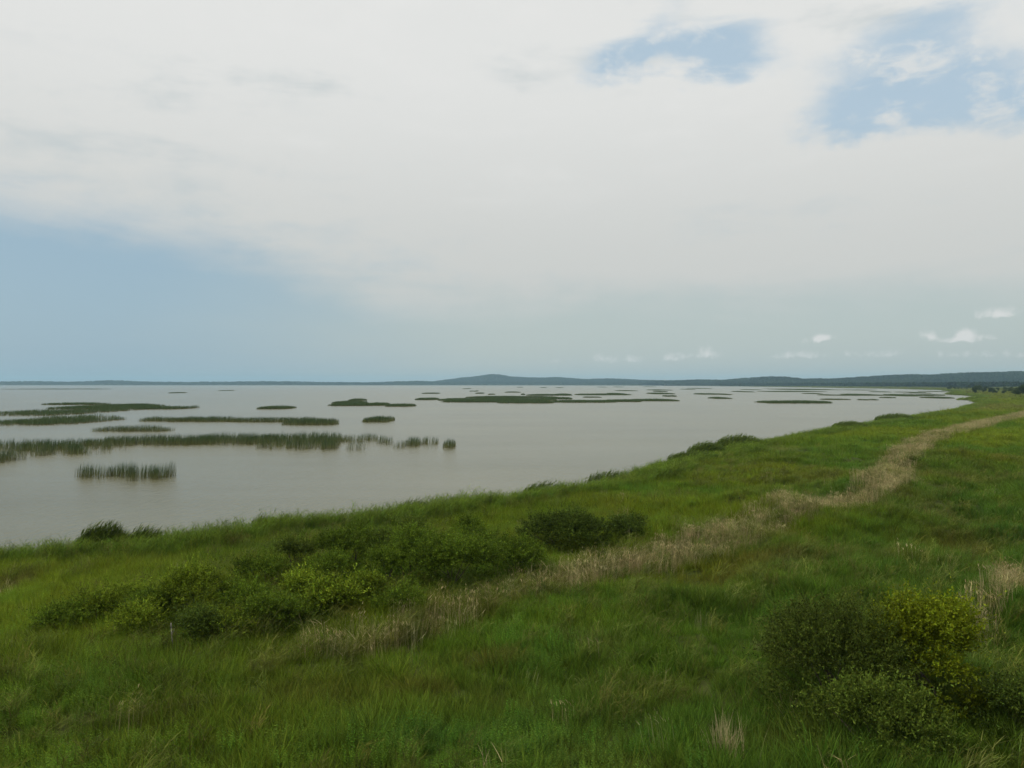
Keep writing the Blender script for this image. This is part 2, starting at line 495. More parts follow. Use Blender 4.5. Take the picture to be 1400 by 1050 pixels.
def tuft_reed(name, mat, n, hgt, spread, wind=0.35, leafy=5, plume=False, width=0.014):
    """reed stalks with drooping leaves blown one way (+X in the tuft)"""
    parts = []
    ang = r(n, 0, 6.28); rad = spread * np.sqrt(r(n, 0, 1))
    base = np.stack([rad * np.cos(ang), rad * np.sin(ang), np.full(n, -0.05)], 1)
    az_ = r(n, -0.6, 0.6); H = hgt * r(n, 0.7, 1.08); ln = r(n, 0.0, wind); cv = r(n, 0.0, wind * 0.6)
    parts.append(blades(base, az_, H, ln, cv, np.full(n, width), r(n, -1.4, 1.4)))
    for k in range(leafy):
        t = r(n, 0.35, 0.95)
        d = np.stack([np.cos(az_), np.sin(az_), np.zeros(n)], 1)
        c = base + d * (H * (t * np.sin(ln) + cv * t * t * .75))[:, None]; c[:, 2] += H * t * np.cos(ln) * (1 - .35 * cv * t * t)
        la = r(n, -0.9, 0.9) + (rng.random(n) < 0.3) * math.pi
        parts.append(blades(c, la, r(n, 0.28, 0.48) * (hgt / 1.6), r(n, 0.5, 1.1), r(n, 0.1, 0.45), np.full(n, width * 1.15), r(n, -.8, .8)))
    if plume:
        c = base + np.stack([H * (np.sin(ln) + cv * .75), np.zeros(n), H * np.cos(ln) * (1 - .35 * cv)], 1) * 0.93
        c = base + (c - base)
        for k in range(2):
            parts.append(blades(c, az_ + r(n, -.5, .5), r(n, .10, .18), r(n, 0.1, .6), r(n, .1, .5), np.full(n, width * 1.6), r(n, -1, 1)))
    return quads_to_mesh(name, *merge(parts), mat)

m_grass = leaf_mat("meadow_blades", inst=True, trans=0.35, spread=0.45)
m_reed = leaf_mat("green_reed", inst=True, trans=0.30, spread=0.4)
m_dry = leaf_mat("dry_reed", inst=True, trans=0.20, spread=0.30, gloss=0.03, hue=0.008)
m_weed = leaf_mat("broad_weed", inst=True, trans=0.35, spread=0.4)

def scatter(name, pts, rot, scl, vid, tint, meshes, **tags):
    """one object: points carrying rotation, scale, variant and colour; the geometry nodes set a tuft on each"""
    me = bpy.data.meshes.new(name)
    me.vertices.add(len(pts)); me.vertices.foreach_set('co', np.asarray(pts, np.float32).ravel())
    for nm, typ, dat in (('rot', 'FLOAT_VECTOR', rot), ('scl', 'FLOAT_VECTOR', scl), ('tint', 'FLOAT_VECTOR', tint)):
        a = me.attributes.new(nm, typ, 'POINT'); a.data.foreach_set('vector', np.asarray(dat, np.float32).ravel())
    a = me.attributes.new('vid', 'INT', 'POINT'); a.data.foreach_set('value', np.asarray(vid, np.int32))
    ob = link(name, me, kind='stuff', **tags)
    src = bpy.data.collections.new(name + "_source")
    for i, t in enumerate(meshes):
        src.objects.link(bpy.data.objects.new("%s_tuft_%02d" % (name, i), t))
    ng = bpy.data.node_groups.new(name, 'GeometryNodeTree')
    ng.interface.new_socket('Geometry', in_out='INPUT', socket_type='NodeSocketGeometry')
    ng.interface.new_socket('Geometry', in_out='OUTPUT', socket_type='NodeSocketGeometry')
    N, L = ng.nodes, ng.links
    gi = N.new('NodeGroupInput'); go = N.new('NodeGroupOutput')
    ci = N.new('GeometryNodeCollectionInfo'); ci.inputs['Collection'].default_value = src
    ci.inputs['Separate Children'].default_value = True; ci.inputs['Reset Children'].default_value = True
    ip = N.new('GeometryNodeInstanceOnPoints'); ip.inputs['Pick Instance'].default_value = True
    def attr(nm, typ):
        n = N.new('GeometryNodeInputNamedAttribute'); n.data_type = typ; n.inputs['Name'].default_value = nm
        return n.outputs['Attribute']
    e2r = N.new('FunctionNodeEulerToRotation'); L.new(attr('rot', 'FLOAT_VECTOR'), e2r.inputs[0])
    L.new(gi.outputs[0], ip.inputs['Points']); L.new(ci.outputs[0], ip.inputs['Instance'])
    L.new(attr('vid', 'INT'), ip.inputs['Instance Index']); L.new(e2r.outputs[0], ip.inputs['Rotation'])
    L.new(attr('scl', 'FLOAT_VECTOR'), ip.inputs['Scale']); L.new(ip.outputs[0], go.inputs[0])
    md = ob.modifiers.new('growth', 'NODES'); md.node_group = ng
    return ob

def field(y0, y1, dens, margin=1.22, pad=6):
    """random ground points between two distances, in a wedge somewhat wider than the view"""
    hw = 0.667 * margin * y1 + pad
    n = int((y1 - y0) * 2 * hw * dens)
    x = rng.uniform(-hw, hw, n); y = rng.uniform(y0, y1, n)
    k = np.abs(x) < 0.667 * margin * y + pad
    return x[k], y[k]

# band of dead reeds running through the meadow
up = [(1480, 549), (1400, 561), (1330, 575), (1270, 589), (1235, 603), (1205, 627), (1182, 653), (1150, 671), (1100, 683), (1040, 702), (980, 722), (900, 737), (850, 748),
      (760, 766), (700, 782), (620, 803), (540, 838), (470, 858), (400, 868)]
lo = [(350, 925), (440, 908), (560, 882), (640, 852), (740, 822), (840, 800), (900, 778), (1000, 757), (1060, 728), (1100, 712), (1180, 692), (1222, 672), (1242, 650), (1266, 621), (1292, 604),
      (1330, 590), (1400, 572), (1480, 560)]
band = [P(a, b, 1.65) for a, b in up] + [P(a, b, 0.9) for a, b in lo]
up2 = [(1305, 838), (1345, 806), (1400, 772), (1500, 715)]
lo2 = [(1520, 800), (1400, 850), (1350, 880), (1320, 885)]
band2 = [P(a, b, 1.9) for a, b in up2] + [P(a, b, 0.9) for a, b in lo2]

# colour patches of the meadow: pixel centre, radii in pixels, albedo, weight
BROWN = (0.190, 0.150, 0.030); LUSH = (0.076, 0.162, 0.020); YEL = (0.190, 0.225, 0.014); DARK = (0.075, 0.105, 0.012); PALE = (0.230, 0.210, 0.070)
patches = [(1060, 768, 85, 9, BROWN, .9), (985, 785, 60, 8, BROWN, .7), (1240, 780, 45, 13, BROWN, .6), (1310, 738, 45, 12, BROWN, .6), (1290, 652, 60, 7, BROWN, .7), (1330, 628, 55, 5, BROWN, .7),
           (1250, 690, 40, 8, BROWN, .5), (675, 903, 45, 7, BROWN, .8), (580, 938, 60, 10, BROWN, .7), (430, 950, 70, 14, BROWN, .5), (1090, 1030, 60, 20, BROWN, .6), (700, 960, 60, 20, BROWN, .4),
           (860, 990, 120, 40, LUSH, .6), (600, 1015, 110, 28, LUSH, .6), (1340, 700, 60, 18, LUSH, .8), (1290, 800, 45, 22, LUSH, .8), (1120, 780, 50, 14, LUSH, .6), (1010, 860, 60, 30, LUSH, .6),
           (980, 950, 60, 50, LUSH, .5), (330, 860, 60, 30, LUSH, .3), (150, 940, 120, 40, LUSH, .35), (1380, 740, 30, 20, LUSH, .6),
           (1080, 655, 150, 14, YEL, .4), (900, 690, 130, 16, YEL, .4), (1000, 620, 90, 6, YEL, .3), (480, 830, 60, 20, YEL, .5), (130, 835, 40, 14, YEL, .5), (260, 820, 60, 30, YEL, .5),
           (450, 770, 60, 20, YEL, .35), (750, 850, 80, 18, YEL, .4), (820, 890, 40, 14, PALE, .3), (10, 795, 14, 20, PALE, .7), (1380, 555, 60, 4, PALE, .6), (1320, 556, 40, 3, PALE, .5), (1075, 615, 20, 4, PALE, .6),
           (1360, 560, 60, 3, PALE, .3), (200, 760, 60, 8, BROWN, .35), (700, 740, 50, 10, BROWN, .2), (1030, 690, 40, 5, PALE, .25), (1120, 655, 50, 8, PALE, .3), (1060, 640, 40, 5, YEL, .5),
           (230, 1040, 110, 18, YEL, .4), (1000, 830, 120, 20, DARK, .5), (760, 920, 120, 20, DARK, .4), (1380, 960, 60, 80, DARK, .6), (950, 760, 50, 8, DARK, .4), (40, 900, 60, 10, DARK, .4), (880, 830, 80, 20, DARK, .3)]
patchw = []
for a, b, ra, rb, c, w in patches:
    x0, y0 = P(a, b, 0.9); sx = ra / F * y0; y1 = P(a, b + rb, 0.9)[1]; y2 = P(a, b - rb, 0.9)[1]
    patchw.append((x0, y0, sx, (y2 - y1) / 2, np.array(c), w))

def meadow_tint(x, y):
    n1 = fbm(x, y, 14, 31); n2 = fbm(x, y, 4.5, 37); n3 = fbm(x, y, 45, 41)
    a = np.array((0.166, 0.226, 0.016)); b = np.array((0.120, 0.212, 0.020)); c = np.array((0.192, 0.206, 0.028)); d = np.array((0.218, 0.278, 0.020))
    k = sstep(n1, .35, .65)[:, None]; t = a * (1 - k) + b * k
    k = (sstep(n2, .60, .80) * 0.45)[:, None]; t = t * (1 - k) + c * k
    left_ = sstep(poly_sd(x, y, band), -200, 0)
    k = (sstep(n3 + .15 * sstep(y, 50, 110), .42, .65) * 0.7)[:, None]; t = t * (1 - k) + d * k
    k = (sstep(x - 0.30 * y + (n1 - .5) * 14, 0, 10) * sstep(y, 130, 70) * 0.45)[:, None]      # lusher growth on the rough ground at the right
    t = t * (1 - k) + np.array((0.086, 0.158, 0.020)) * k
    for x0, y0, sx, sy, cc, w in patchw:
        q = ((x - x0) / sx) ** 2 + ((y - y0) / sy) ** 2 + (n2 - .5) * 1.6
        k = (np.exp(-np.maximum(q, 0) * 0.9) * w)[:, None]
        t = t * (1 - k) + cc * k
    k = (sstep(np.hypot(x, y) + (n1 - .5) * 26, 36, 22) * 0.45)[:, None]      # near grass tint painted darker, standing in for shade between the blades
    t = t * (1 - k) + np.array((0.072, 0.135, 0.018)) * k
    k = (sstep(y, 250, 900) * 0.6)[:, None]
    t = t * (1 - k) + np.array((0.165, 0.168, 0.030)) * k
    return t

def jitter(t, amt=0.18):
    return t * (1 + rng.normal(0, amt, (len(t), 1)).clip(-.5, .6)) * (1 + rng.normal(0, amt * .3, t.shape))

XS, YS = [], []
for y0, y1, dn in ((9, 18, 7), (18, 38, 14), (38, 60, 11), (60, 100, 7), (100, 170, 3.2), (170, 300, 1.1), (300, 520, 0.32), (520, 900, 0.11), (900, 1700, 0.03), (1700, 3200, .008)):
    x, y = field(y0, y1, dn, 1.25 if y0 < 170 else 1.1)
    s = shore_sd(x, y); k = s > -1.6
    XS.append(x[k]); YS.append(y[k])
gxp, gyp = np.concatenate(XS), np.concatenate(YS)
gs = shore_sd(gxp, gyp); gz = ground_z(gxp, gyp, gs); gb = poly_sd(gxp, gyp, band)
dist = np.hypot(gxp, gyp)
widen = 1 + 0.5 * sstep(dist, 50, 110) + 1.6 * sstep(dist, 100, 320) + 5 * sstep(dist, 300, 1500)
ck = fbm(gxp, gyp, 5.5, 51)                       # where weeds take over from grass
inband = gb > -0.2
wet = gs < 0.25
weed = ~wet & (ck + rng.normal(0, .05, len(ck)) > 0.595) & (dist < 170) & ~inband
flow = (fbm(gxp, gyp, 11, 61) * 4 - 2) * 1.7       # direction in which the grass is laid over
lay = sstep(fbm(gxp, gyp, 8, 66), 0.45, 0.72) * sstep(gxp - 0.08 * gyp, -4, 6)
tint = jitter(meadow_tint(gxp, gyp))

def emit(name, k, meshes, hs, tilt, tint_, tags, hmul=None):
    n = int(k.sum())
    sca = hs * (1 + rng.normal(0, .16, n)).clip(.55, 1.6)
    if hmul is not None: sca = sca * hmul[k]
    wx = widen[k]
    scl = np.stack([sca * wx, sca * wx, sca], 1)
    tl = tilt[k]; fl = flow[k]
    # lean each tuft towards its flow direction, then spin about its own axis
    rot = np.stack([-tl * np.sin(fl) * -1 * -1 + rng.normal(0, .06, n), tl * np.cos(fl) + rng.normal(0, .06, n), rng.uniform(0, 6.28, n)], 1)
    return scatter(name, np.stack([gxp[k], gyp[k], gz[k]], 1), rot, scl, rng.integers(0, len(meshes), n), tint_[k], meshes, **tags)

hnoise = 0.42 + 1.25 * fbm(gxp, gyp, 4.2, 71)
grassm = [tuft_grass("grass_a", m_grass, 46, 0.62, 0.26, 0.016), tuft_grass("grass_b", m_grass, 40, 0.75, 0.28, 0.018, (0.05, .5), (.2, .7)),
          tuft_grass("grass_c", m_grass, 54, 0.50, 0.30, 0.015, (.1, .7), (.2, .8)), tuft_grass("grass_d", m_grass, 34, 0.88, 0.24, 0.014, (.02, .35), (.1, .4))]
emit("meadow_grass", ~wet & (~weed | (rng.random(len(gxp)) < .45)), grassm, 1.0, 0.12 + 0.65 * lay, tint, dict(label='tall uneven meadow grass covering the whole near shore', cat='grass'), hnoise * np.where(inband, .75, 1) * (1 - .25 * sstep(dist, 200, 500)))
weedm = [tuft_weed("weed_a", m_weed, 15, 0.62, 0.34, 0.085), tuft_weed("weed_b", m_weed, 14, 0.75, 0.32, 0.095), tuft_weed("weed_c", m_weed, 17, 0.50, 0.36, 0.075)]
emit("broadleaf_weeds", weed, weedm, 1.0, 0.05 + 0.1 * lay, tint * np.array((0.85, 1.0, 1.0)), dict(label='patches of leafy green weeds growing among the meadow grass', cat='weeds'), np.minimum(hnoise, 1.0) * .85)

# green reeds: fringe along the water and taller ones mixed through the meadow
kf = (gs + rng.uniform(0, 3.5, len(gs)) < 2.8 + 3.0 * fbm(gxp, gyp, 12, 81) + 0.012 * dist) & (dist < 1800)
kf &= ~wet | (rng.random(len(gs)) < .22)
km = (~kf) & (dist < 130) & (fbm(gxp, gyp, 9, 85) > 0.47) & (rng.random(len(gxp)) < 0.07)
km &= ~wet
km |= inband & ~wet & (rng.random(len(gxp)) < 0.22)
reedm = [tuft_reed("reed_a", m_reed, 12, 1.25, 0.34, 0.42), tuft_reed("reed_b", m_reed, 10, 1.45, 0.30, 0.50), tuft_reed("reed_c", m_reed, 14, 1.05, 0.36, 0.40)]
def emit_reed(name, k, meshes, tn, hs, tags, hm=None, wmul=1.0, spin=0.7):
    n = int(k.sum()); s_ = hs * (1 + rng.normal(0, .15, n)).clip(.6, 1.5)
    if hm is not None: s_ = s_ * hm[k]
    wx = (1 + (widen[k] - 1) * 0.7) * wmul
    rot = np.stack([rng.normal(0, .06, n), rng.normal(0.03, .06, n), rng.normal(-0.1, spin, n)], 1)
    return scatter(name, np.stack([gxp[k], gyp[k], gz[k]], 1), rot, np.stack([s_ * wx, s_ * wx, s_], 1), rng.integers(0, len(meshes), n), tn, meshes, **tags)
hfr = 0.62 + 0.8 * fbm(gxp, gyp, 7, 88)
tf = jitter(np.tile((0.125, 0.190, 0.020), (int(kf.sum()), 1)), .2)
emit_reed("shore_reeds", kf, reedm, tf, 1.0, dict(label='fringe of green reeds leaning right along the water line', cat='reeds'), hfr)
tm = jitter(np.tile((0.130, 0.150, 0.028), (int(km.sum()), 1)), .25)
emit_reed("meadow_reeds", km, reedm, tm, 0.85, dict(label='scattered tall green reed stalks standing up through the meadow grass', cat='reeds'), None, 1.2)

# dry reeds: dense far along the band, thinner and mixed with green close by
bx, by = [], []
spine = [P(a_, b_, 0.9) for a_, b_ in ((1215, 672), (1160, 689), (1100, 703), (1040, 722), (960, 750), (860, 780), (740, 808), (640, 840), (540, 872), (450, 894))]
for y0, y1, dn in ((28, 45, 9), (45, 70, 8), (70, 120, 5), (120, 200, 2.5), (200, 420, 1.2)):
    hw = 0.667 * 1.25 * y1
    n = int((y1 - y0) * 2 * hw * dn); x = rng.uniform(-hw * .5, hw, n); y = rng.uniform(y0, y1, n)
    dl = np.full(len(x), 1e9)
    for (ax, ay), (cx_, cy_) in zip(spine[:-1], spine[1:]):
        ex, ey = cx_ - ax, cy_ - ay; tt = np.clip(((x - ax) * ex + (y - ay) * ey) / (ex * ex + ey * ey), 0, 1)
        dl = np.minimum(dl, np.hypot(x - ax - tt * ex, y - ay - tt * ey))
    bs = np.maximum(poly_sd(x, y, band), 1.15 + .2 * sstep(y, 38, 50) + 1.2 * sstep(y, 57, 68) - dl) + (fbm(x, y, 3.5, 91) - .5) * 1.2
    p_ = sstep(bs, -0.5, 0.4) * (0.32 + 0.68 * sstep(y, 32, 50)) * (0.55 + 0.7 * fbm(x, y, 2.6, 93))
    p_ = np.maximum(p_, (poly_sd(x, y, band2) > 0) * .75)
    k = rng.random(n) < p_
    bx.append(x[k]); by.append(y[k])
n0 = len(gxp)
gxp = np.concatenate([gxp] + bx); gyp = np.concatenate([gyp] + by)
gz = np.concatenate([gz, ground_z(gxp[n0:], gyp[n0:])])
dist = np.hypot(gxp, gyp)
widen = np.concatenate([widen, 1 + 0.5 * sstep(dist[n0:], 60, 150) + 1.0 * sstep(dist[n0:], 150, 300)])
kd = np.arange(len(gxp)) >= n0
kd[:n0] = (gs[:n0] > .3) & (rng.random(n0) < 0.0025) & (dist[:n0] < 90)
drym = [tuft_reed("dry_a", m_dry, 12, 1.35, 0.42, 0.10, 0, True, 0.010), tuft_reed("dry_b", m_dry, 10, 1.55, 0.40, 0.12, 1, False, 0.010), tuft_reed("dry_c", m_dry, 14, 1.1, 0.44, 0.16, 0, False, 0.010)]
td = jitter(np.tile((0.43, 0.360, 0.172), (int(kd.sum()), 1)), .16)
emit_reed("dry_reeds", kd, drym, td, 0.85, dict(label='winding band of tan dead reeds running through the green meadow', cat='dry reeds'), None, 1.15, 3.0)

# ------------------------------------------------------------------ shrubs
def tube(pts, r0, r1, seg=6):
    pts = [Vector(p) for p in pts]; V, Fc = [], []
    n = len(pts)
    for i, p in enumerate(pts):
        t = (pts[min(i + 1, n - 1)] - pts[max(i - 1, 0)]).normalized()
        a = t.orthogonal().normalized(); b = t.cross(a)
        q = r0 + (r1 - r0) * i / (n - 1)
        for k in range(seg):
            an = 2 * math.pi * k / seg
            V.append(p + (a * math.cos(an) + b * math.sin(an)) * q)
    for i in range(n - 1):
        for k in range(seg):
            Fc.append((i * seg + k, i * seg + (k + 1) % seg, (i + 1) * seg + (k + 1) % seg, (i + 1) * seg + k))
    Fc.append(tuple(range(seg))[::-1]); Fc.append(tuple((n - 1) * seg + k for k in range(seg)))
    return V, Fc

m_bark = solid_mat("shrub_bark", (0.05, 0.04, 0.028), (0.11, 0.09, 0.06), 14)

def spray_leaves(c0, d0, length, k, leaf, aspect):
    """twigs with leaves along them; c0,d0 arrays of twigs"""
    n = len(c0)
    t = np.tile(np.linspace(0.1, 1.0, k), n) + r(n * k, -.05, .05)
    c = np.repeat(c0, k, 0) + np.repeat(d0, k, 0) * (t * np.repeat(length, k))[:, None]
    c[:, 2] -= 0.10 * np.repeat(length, k) * t * t
    rd = rng.normal(0, 1, (n * k, 3)); d = np.repeat(d0, k, 0) * 0.7 + rd * 0.62
    nrm = rng.normal(0, .55, (n * k, 3)); nrm[:, 2] += 1.0
    L_ = leaf * r(n * k, .65, 1.25)
    return leaves(c, d, nrm, L_, L_ * aspect)

def shrub(name, px, py, wid, hgt, dep, color, nspray, leaf, label, group=None, k=14, aspect=0.38, twig=0.55, lobes=14, cat='shrub', trans=0.35, spread=.45, openn=0.0):
    x0, y0 = P(px, py, 0.9)
    z0 = float(ground_z(np.array([x0]), np.array([y0]))[0]) - 0.05
    root = link(name, None, label=label, cat=cat, group=group, loc=(x0, y0, z0))
    nspray = int(nspray * 1.9); hgt *= 1.25; leaf *= 1.1; a, b = wid / 2, dep / 2
    # lobes: sub-crowns of uneven size
    ang = rng.uniform(0, 2 * math.pi, lobes); rad = np.sqrt(rng.uniform(0.05, 0.8, lobes))
    lc = np.stack([a * rad * np.cos(ang) * .8, b * rad * np.sin(ang) * .8, hgt * (0.34 + 0.50 * (1 - rad ** 2) * rng.uniform(.75, 1.15, lobes))], 1)
    lr = rng.uniform(.17, .34, lobes) * min(wid, dep, hgt * 1.6)
    w = lr ** 2; pick = rng.choice(lobes, nspray, p=w / w.sum())
    u = rng.normal(0, 1, (nspray, 3)); u[:, 2] = np.abs(u[:, 2]) * 0.9 - 0.15; u /= np.linalg.norm(u, axis=1, keepdims=True)
    rr = lr[pick] * rng.uniform(.30, 1.0, nspray) ** 0.5
    c0 = lc[pick] + u * rr[:, None] * np.array((1, 1, .85)) * 0.75
    d0 = u + rng.normal(0, .35, (nspray, 3)); d0[:, 2] += 0.45; d0 /= np.linalg.norm(d0, axis=1, keepdims=True)
    ln = twig * rng.uniform(.5, 1.3, nspray) * np.where(rng.random(nspray) < .12, 1.9, 1)
    # skirt of low foliage
    ns = nspray // 4
    an = rng.uniform(0, 6.283, ns); q = rng.uniform(.5, .98, ns)
    c1 = np.stack([a * q * np.cos(an), b * q * np.sin(an), hgt * rng.uniform(.02, .35, ns)], 1)
    d1 = np.stack([np.cos(an), np.sin(an), rng.uniform(.2, 1.0, ns)], 1); d1 /= np.linalg.norm(d1, axis=1, keepdims=True)
    c0 = np.concatenate([c0, c1]); d0 = np.concatenate([d0, d1]); ln = np.concatenate([ln, twig * rng.uniform(.4, .9, ns)])
    c0[:, 2] = np.maximum(c0[:, 2], 0.05)
    V, Fq = spray_leaves(c0, d0, ln, k, leaf, aspect)
    m = leaf_mat("leaf_%s" % name, color, trans=trans, spread=spread, tone=True)
    me = quads_to_mesh("foliage", V, Fq, m)
    # every twig has its own tone; young leaves at the twig ends are lighter
    lt = np.concatenate([rng.normal(1, .22, lobes)[pick], np.ones(ns)])
    tw = (lt * rng.normal(1, .22, len(ln))).clip(.45, 1.5)
    tone = np.repeat(tw, k) * np.tile(np.linspace(.8, 1.25, k), len(ln))
    at_ = me.attributes.new('tone', 'FLOAT', 'POINT'); at_.data.foreach_set('value', np.repeat(tone, 4).astype(np.float32))
    link("foliage", me, root)
    for i in range(5):
        j = rng.integers(0, lobes); t = lc[j]
        s0 = np.array([rng.normal(0, .12 * a), rng.normal(0, .12 * b), -0.1])
        mid = s0 * .6 + t * .4 + np.array([rng.normal(0, .08), rng.normal(0, .08), .12])
        Vt, Ft = tube([s0, mid, t], .035 * hgt / 2, .010, 6)
        link("stem", mesh_from("stem", Vt, Ft, m_bark, True), root)
    return root

OLIVE = (0.072, 0.100, 0.014); WILLOW = (0.086, 0.122, 0.016); MIDG = (0.090, 0.138, 0.012); YELG = (0.138, 0.172, 0.008); UMB = (0.135, 0.185, 0.014); DKG = (0.066, 0.098, 0.014)
# foreground right
shrub("willow_shrub", 1150, 985, 4.8, 2.3, 3.6, OLIVE, 1300, .085, 'largest dark olive shrub, in the lower right foreground', lobes=22)
shrub("willow_shrub", 1272, 985, 3.7, 2.85, 2.8, YELG, 1300, .08, 'bright yellow green shrub beside the large dark foreground shrub', aspect=.5, lobes=14, spread=.35)
shrub("willow_shrub", 1195, 1050, 4.0, 1.35, 2.2, WILLOW, 700, .08, 'low grey green shrub in front of the large dark foreground shrub', lobes=14)
shrub("willow_shrub", 1392, 1020, 2.4, 1.0, 2.2, DKG, 380, .09, 'low very dark shrub in the bottom right corner', lobes=10)
shrub("willow_shrub", 1090, 930, 2.2, 1.7, 2.0, OLIVE, 330, .08, 'small dark shrub at the left flank of the large foreground shrub', lobes=8)
# middle thicket
shrub("willow_shrub", 620, 806, 4.8, 2.2, 3.4, MIDG, 950, .10, 'tall round dark green shrub at the centre of the thicket', 'shrubs of the middle thicket', lobes=18)
shrub("willow_shrub", 560, 792, 3.2, 2.2, 2.6, MIDG, 560, .10, 'shrub against the left side of the tallest thicket shrub', 'shrubs of the middle thicket', lobes=11)
shrub("willow_shrub", 775, 750, 7.4, 1.7, 3.8, DKG, 1000, .11, 'broad darkest shrub at the upper right of the thicket', 'shrubs of the middle thicket', lobes=18)
shrub("willow_shrub", 855, 740, 4.0, 1.15, 2.6, DKG, 420, .11, 'low shrub tapering off at the right end of the thicket', 'shrubs of the middle thicket', lobes=9)
shrub("willow_shrub", 705, 786, 3.0, 1.5, 2.4, MIDG, 420, .10, 'low green shrub between the round and the broad thicket shrubs', 'shrubs of the middle thicket', lobes=9)
shrub("willow_shrub", 478, 774, 4.2, 2.0, 3.0, MIDG, 600, .10, 'wide green shrub left of the thicket centre', 'shrubs of the middle thicket', lobes=13)
shrub("willow_shrub", 400, 778, 2.1, 1.7, 1.8, OLIVE, 300, .10, 'small dark shrub at the upper left end of the thicket', 'shrubs of the middle thicket', lobes=7)
shrub("willow_shrub", 560, 735, 2.2, 1.2, 2.0, OLIVE, 260, .10, 'small brownish shrub behind the thicket', 'shrubs of the middle thicket', lobes=7)
shrub("willow_shrub", 640, 738, 2.6, 1.2, 2.0, MIDG, 260, .10, 'small pale green shrub just behind the tallest thicket shrub', 'shrubs of the middle thicket', lobes=7)
# left group round the stake
shrub("willow_shrub", 262, 846, 3.4, 1.9, 2.6, UMB, 600, .095, 'yellowish green shrub behind the pale stake', lobes=12)
shrub("willow_shrub", 268, 878, 2.0, 1.15, 1.5, DKG, 420, .08, 'very dark little shrub right beside the pale stake', lobes=9)
shrub("willow_shrub", 190, 868, 1.9, 1.1, 1.6, UMB, 280, .09, 'low yellow green shrub to the left of the pale stake', lobes=7)
shrub("willow_shrub", 130, 848, 1.9, 1.1, 1.6, UMB, 280, .09, 'yellow green shrub farthest left in the near meadow', lobes=7)
shrub("willow_shrub", 365, 862, 2.4, 1.2, 2.0, MIDG, 320, .09, 'low green shrub to the right of the pale stake', lobes=8)
shrub("flowering_herb", 455, 838, 2.6, 1.2, 2.0, UMB, 380, .10, 'light green flowering herb clump at the foot of the thicket', cat='herb', aspect=.6, lobes=12)
shrub("flowering_herb", 415, 818, 2.0, 1.1, 1.6, UMB, 260, .10, 'light green herb clump at the left foot of the thicket', cat='herb', aspect=.6, lobes=9)
shrub("flowering_herb", 505, 822, 1.6, 1.1, 1.4, UMB, 220, .10, 'light green herb clump nearest the round thicket shrub', cat='herb', aspect=.6, lobes=8)

for px_, py_, w_, h_, c_, n_, lb in (
        (215, 846, 2.6, 1.2, MIDG, 300, 'green shrub behind the low yellow green shrub left of the stake'), (325, 842, 2.8, 1.3, MIDG, 340, 'green shrub joining the yellowish shrub and the herb clumps'),
        (85, 862, 2.4, .9, MIDG, 240, 'low green shrub farthest left, nearest the left picture edge'), (310, 872, 2.0, .9, UMB, 220, 'light green low shrub just right of the dark shrub by the stake'),
        (355, 800, 3.0, 1.3, MIDG, 320, 'green shrub behind the left herb clump'), (445, 796, 2.8, 1.3, MIDG, 320, 'green shrub directly behind the herb clumps'),
        (530, 800, 2.4, 1.4, MIDG, 320, 'green shrub between the herb clumps and the round shrub'), (550, 838, 2.0, .9, MIDG, 220, 'low green shrub below the round thicket shrub'),
        (400, 850, 2.2, .95, MIDG, 240, 'low green shrub in front of the herb clumps'), (665, 768, 2.6, 1.4, MIDG, 300, 'green shrub behind the right flank of the round shrub'),
        (520, 756, 2.6, 1.3, OLIVE, 300, 'olive shrub at the back of the thicket left of centre'), (170, 832, 2.2, 1.0, UMB, 220, 'yellow green shrub between the two leftmost low shrubs')):
    shrub("willow_shrub", px_, py_, w_, h_, w_ * .8, c_, n_, .09, lb, 'low shrubs filling the thicket', lobes=9)

# ------------------------------------------------------------------ taller reed clumps standing out on the shore line
def reed_clump(px, py, wid, dep, hgt, n, label, color=(0.082, 0.120, 0.018)):
    x0, y0 = P(px, py, 0.5)
    z0 = float(ground_z(np.array([x0]), np.array([y0]))[0])
    ang = r(n, 0, 6.283); q = np.sqrt(r(n, 0, 1))
    base = np.stack([wid / 2 * q * np.cos(ang), dep / 2 * q * np.sin(ang), np.full(n, -0.15)], 1)
    hh = hgt * (1 - .45 * q ** 2) * r(n, .7, 1.1)
    az_ = r(n, -.7, .7); lnn = r(n, .02, .35); cv = r(n, .02, .25)
    wd = 0.016 + 0.00025 * y0
    parts = [blades(base, az_, hh, lnn, cv, np.full(n, wd), r(n, -1.4, 1.4))]
    for kk in range(4):
        t = r(n, .4, .95); d = np.stack([np.cos(az_), np.sin(az_), np.zeros(n)], 1)
        c = base + d * (hh * (t * np.sin(lnn) + cv * t * t * .75))[:, None]; c[:, 2] += hh * t * np.cos(lnn)
        parts.append(blades(c, r(n, -.9, .9), r(n, .3, .55), r(n, .4, 1.0), r(n, .1, .5), np.full(n, wd * 1.7), r(n, -.8, .8)))
    o = link("reed_clump", quads_to_mesh("reed_clump", *merge(parts), leaf_mat("clump_reed", color, trans=.3, spread=.4)), label=label, cat='reed clump',
             group='tall reed clumps on the near shore line', loc=(x0, y0, z0))
    return o
reed_clump(132, 745, 3.0, 2.2, 2.25, 1100, 'tall green reed clump on the shore at far left')
reed_clump(190, 744, 2.8, 2.0, 1.9, 800, 'lower reed clump just right of the leftmost shore clump')
reed_clump(352, 722, 1.3, 1.2, 1.8, 200, 'thin windblown reed clump where the left shore juts out')
reed_clump(385, 716, 1.6, 1.2, 1.3, 180, 'small reed clump right of the windblown one on the jutting shore')
reed_clump(962, 620, 5.5, 5, 2.7, 1300, 'dark reed clump at the tip of the mid shore point')
reed_clump(1008, 610, 8.0, 7, 2.9, 1800, 'broad dark reed clump on the mid shore point')
reed_clump(945, 629, 7.0, 4, 1.9, 900, 'low dark reed clump in front of the mid shore point')
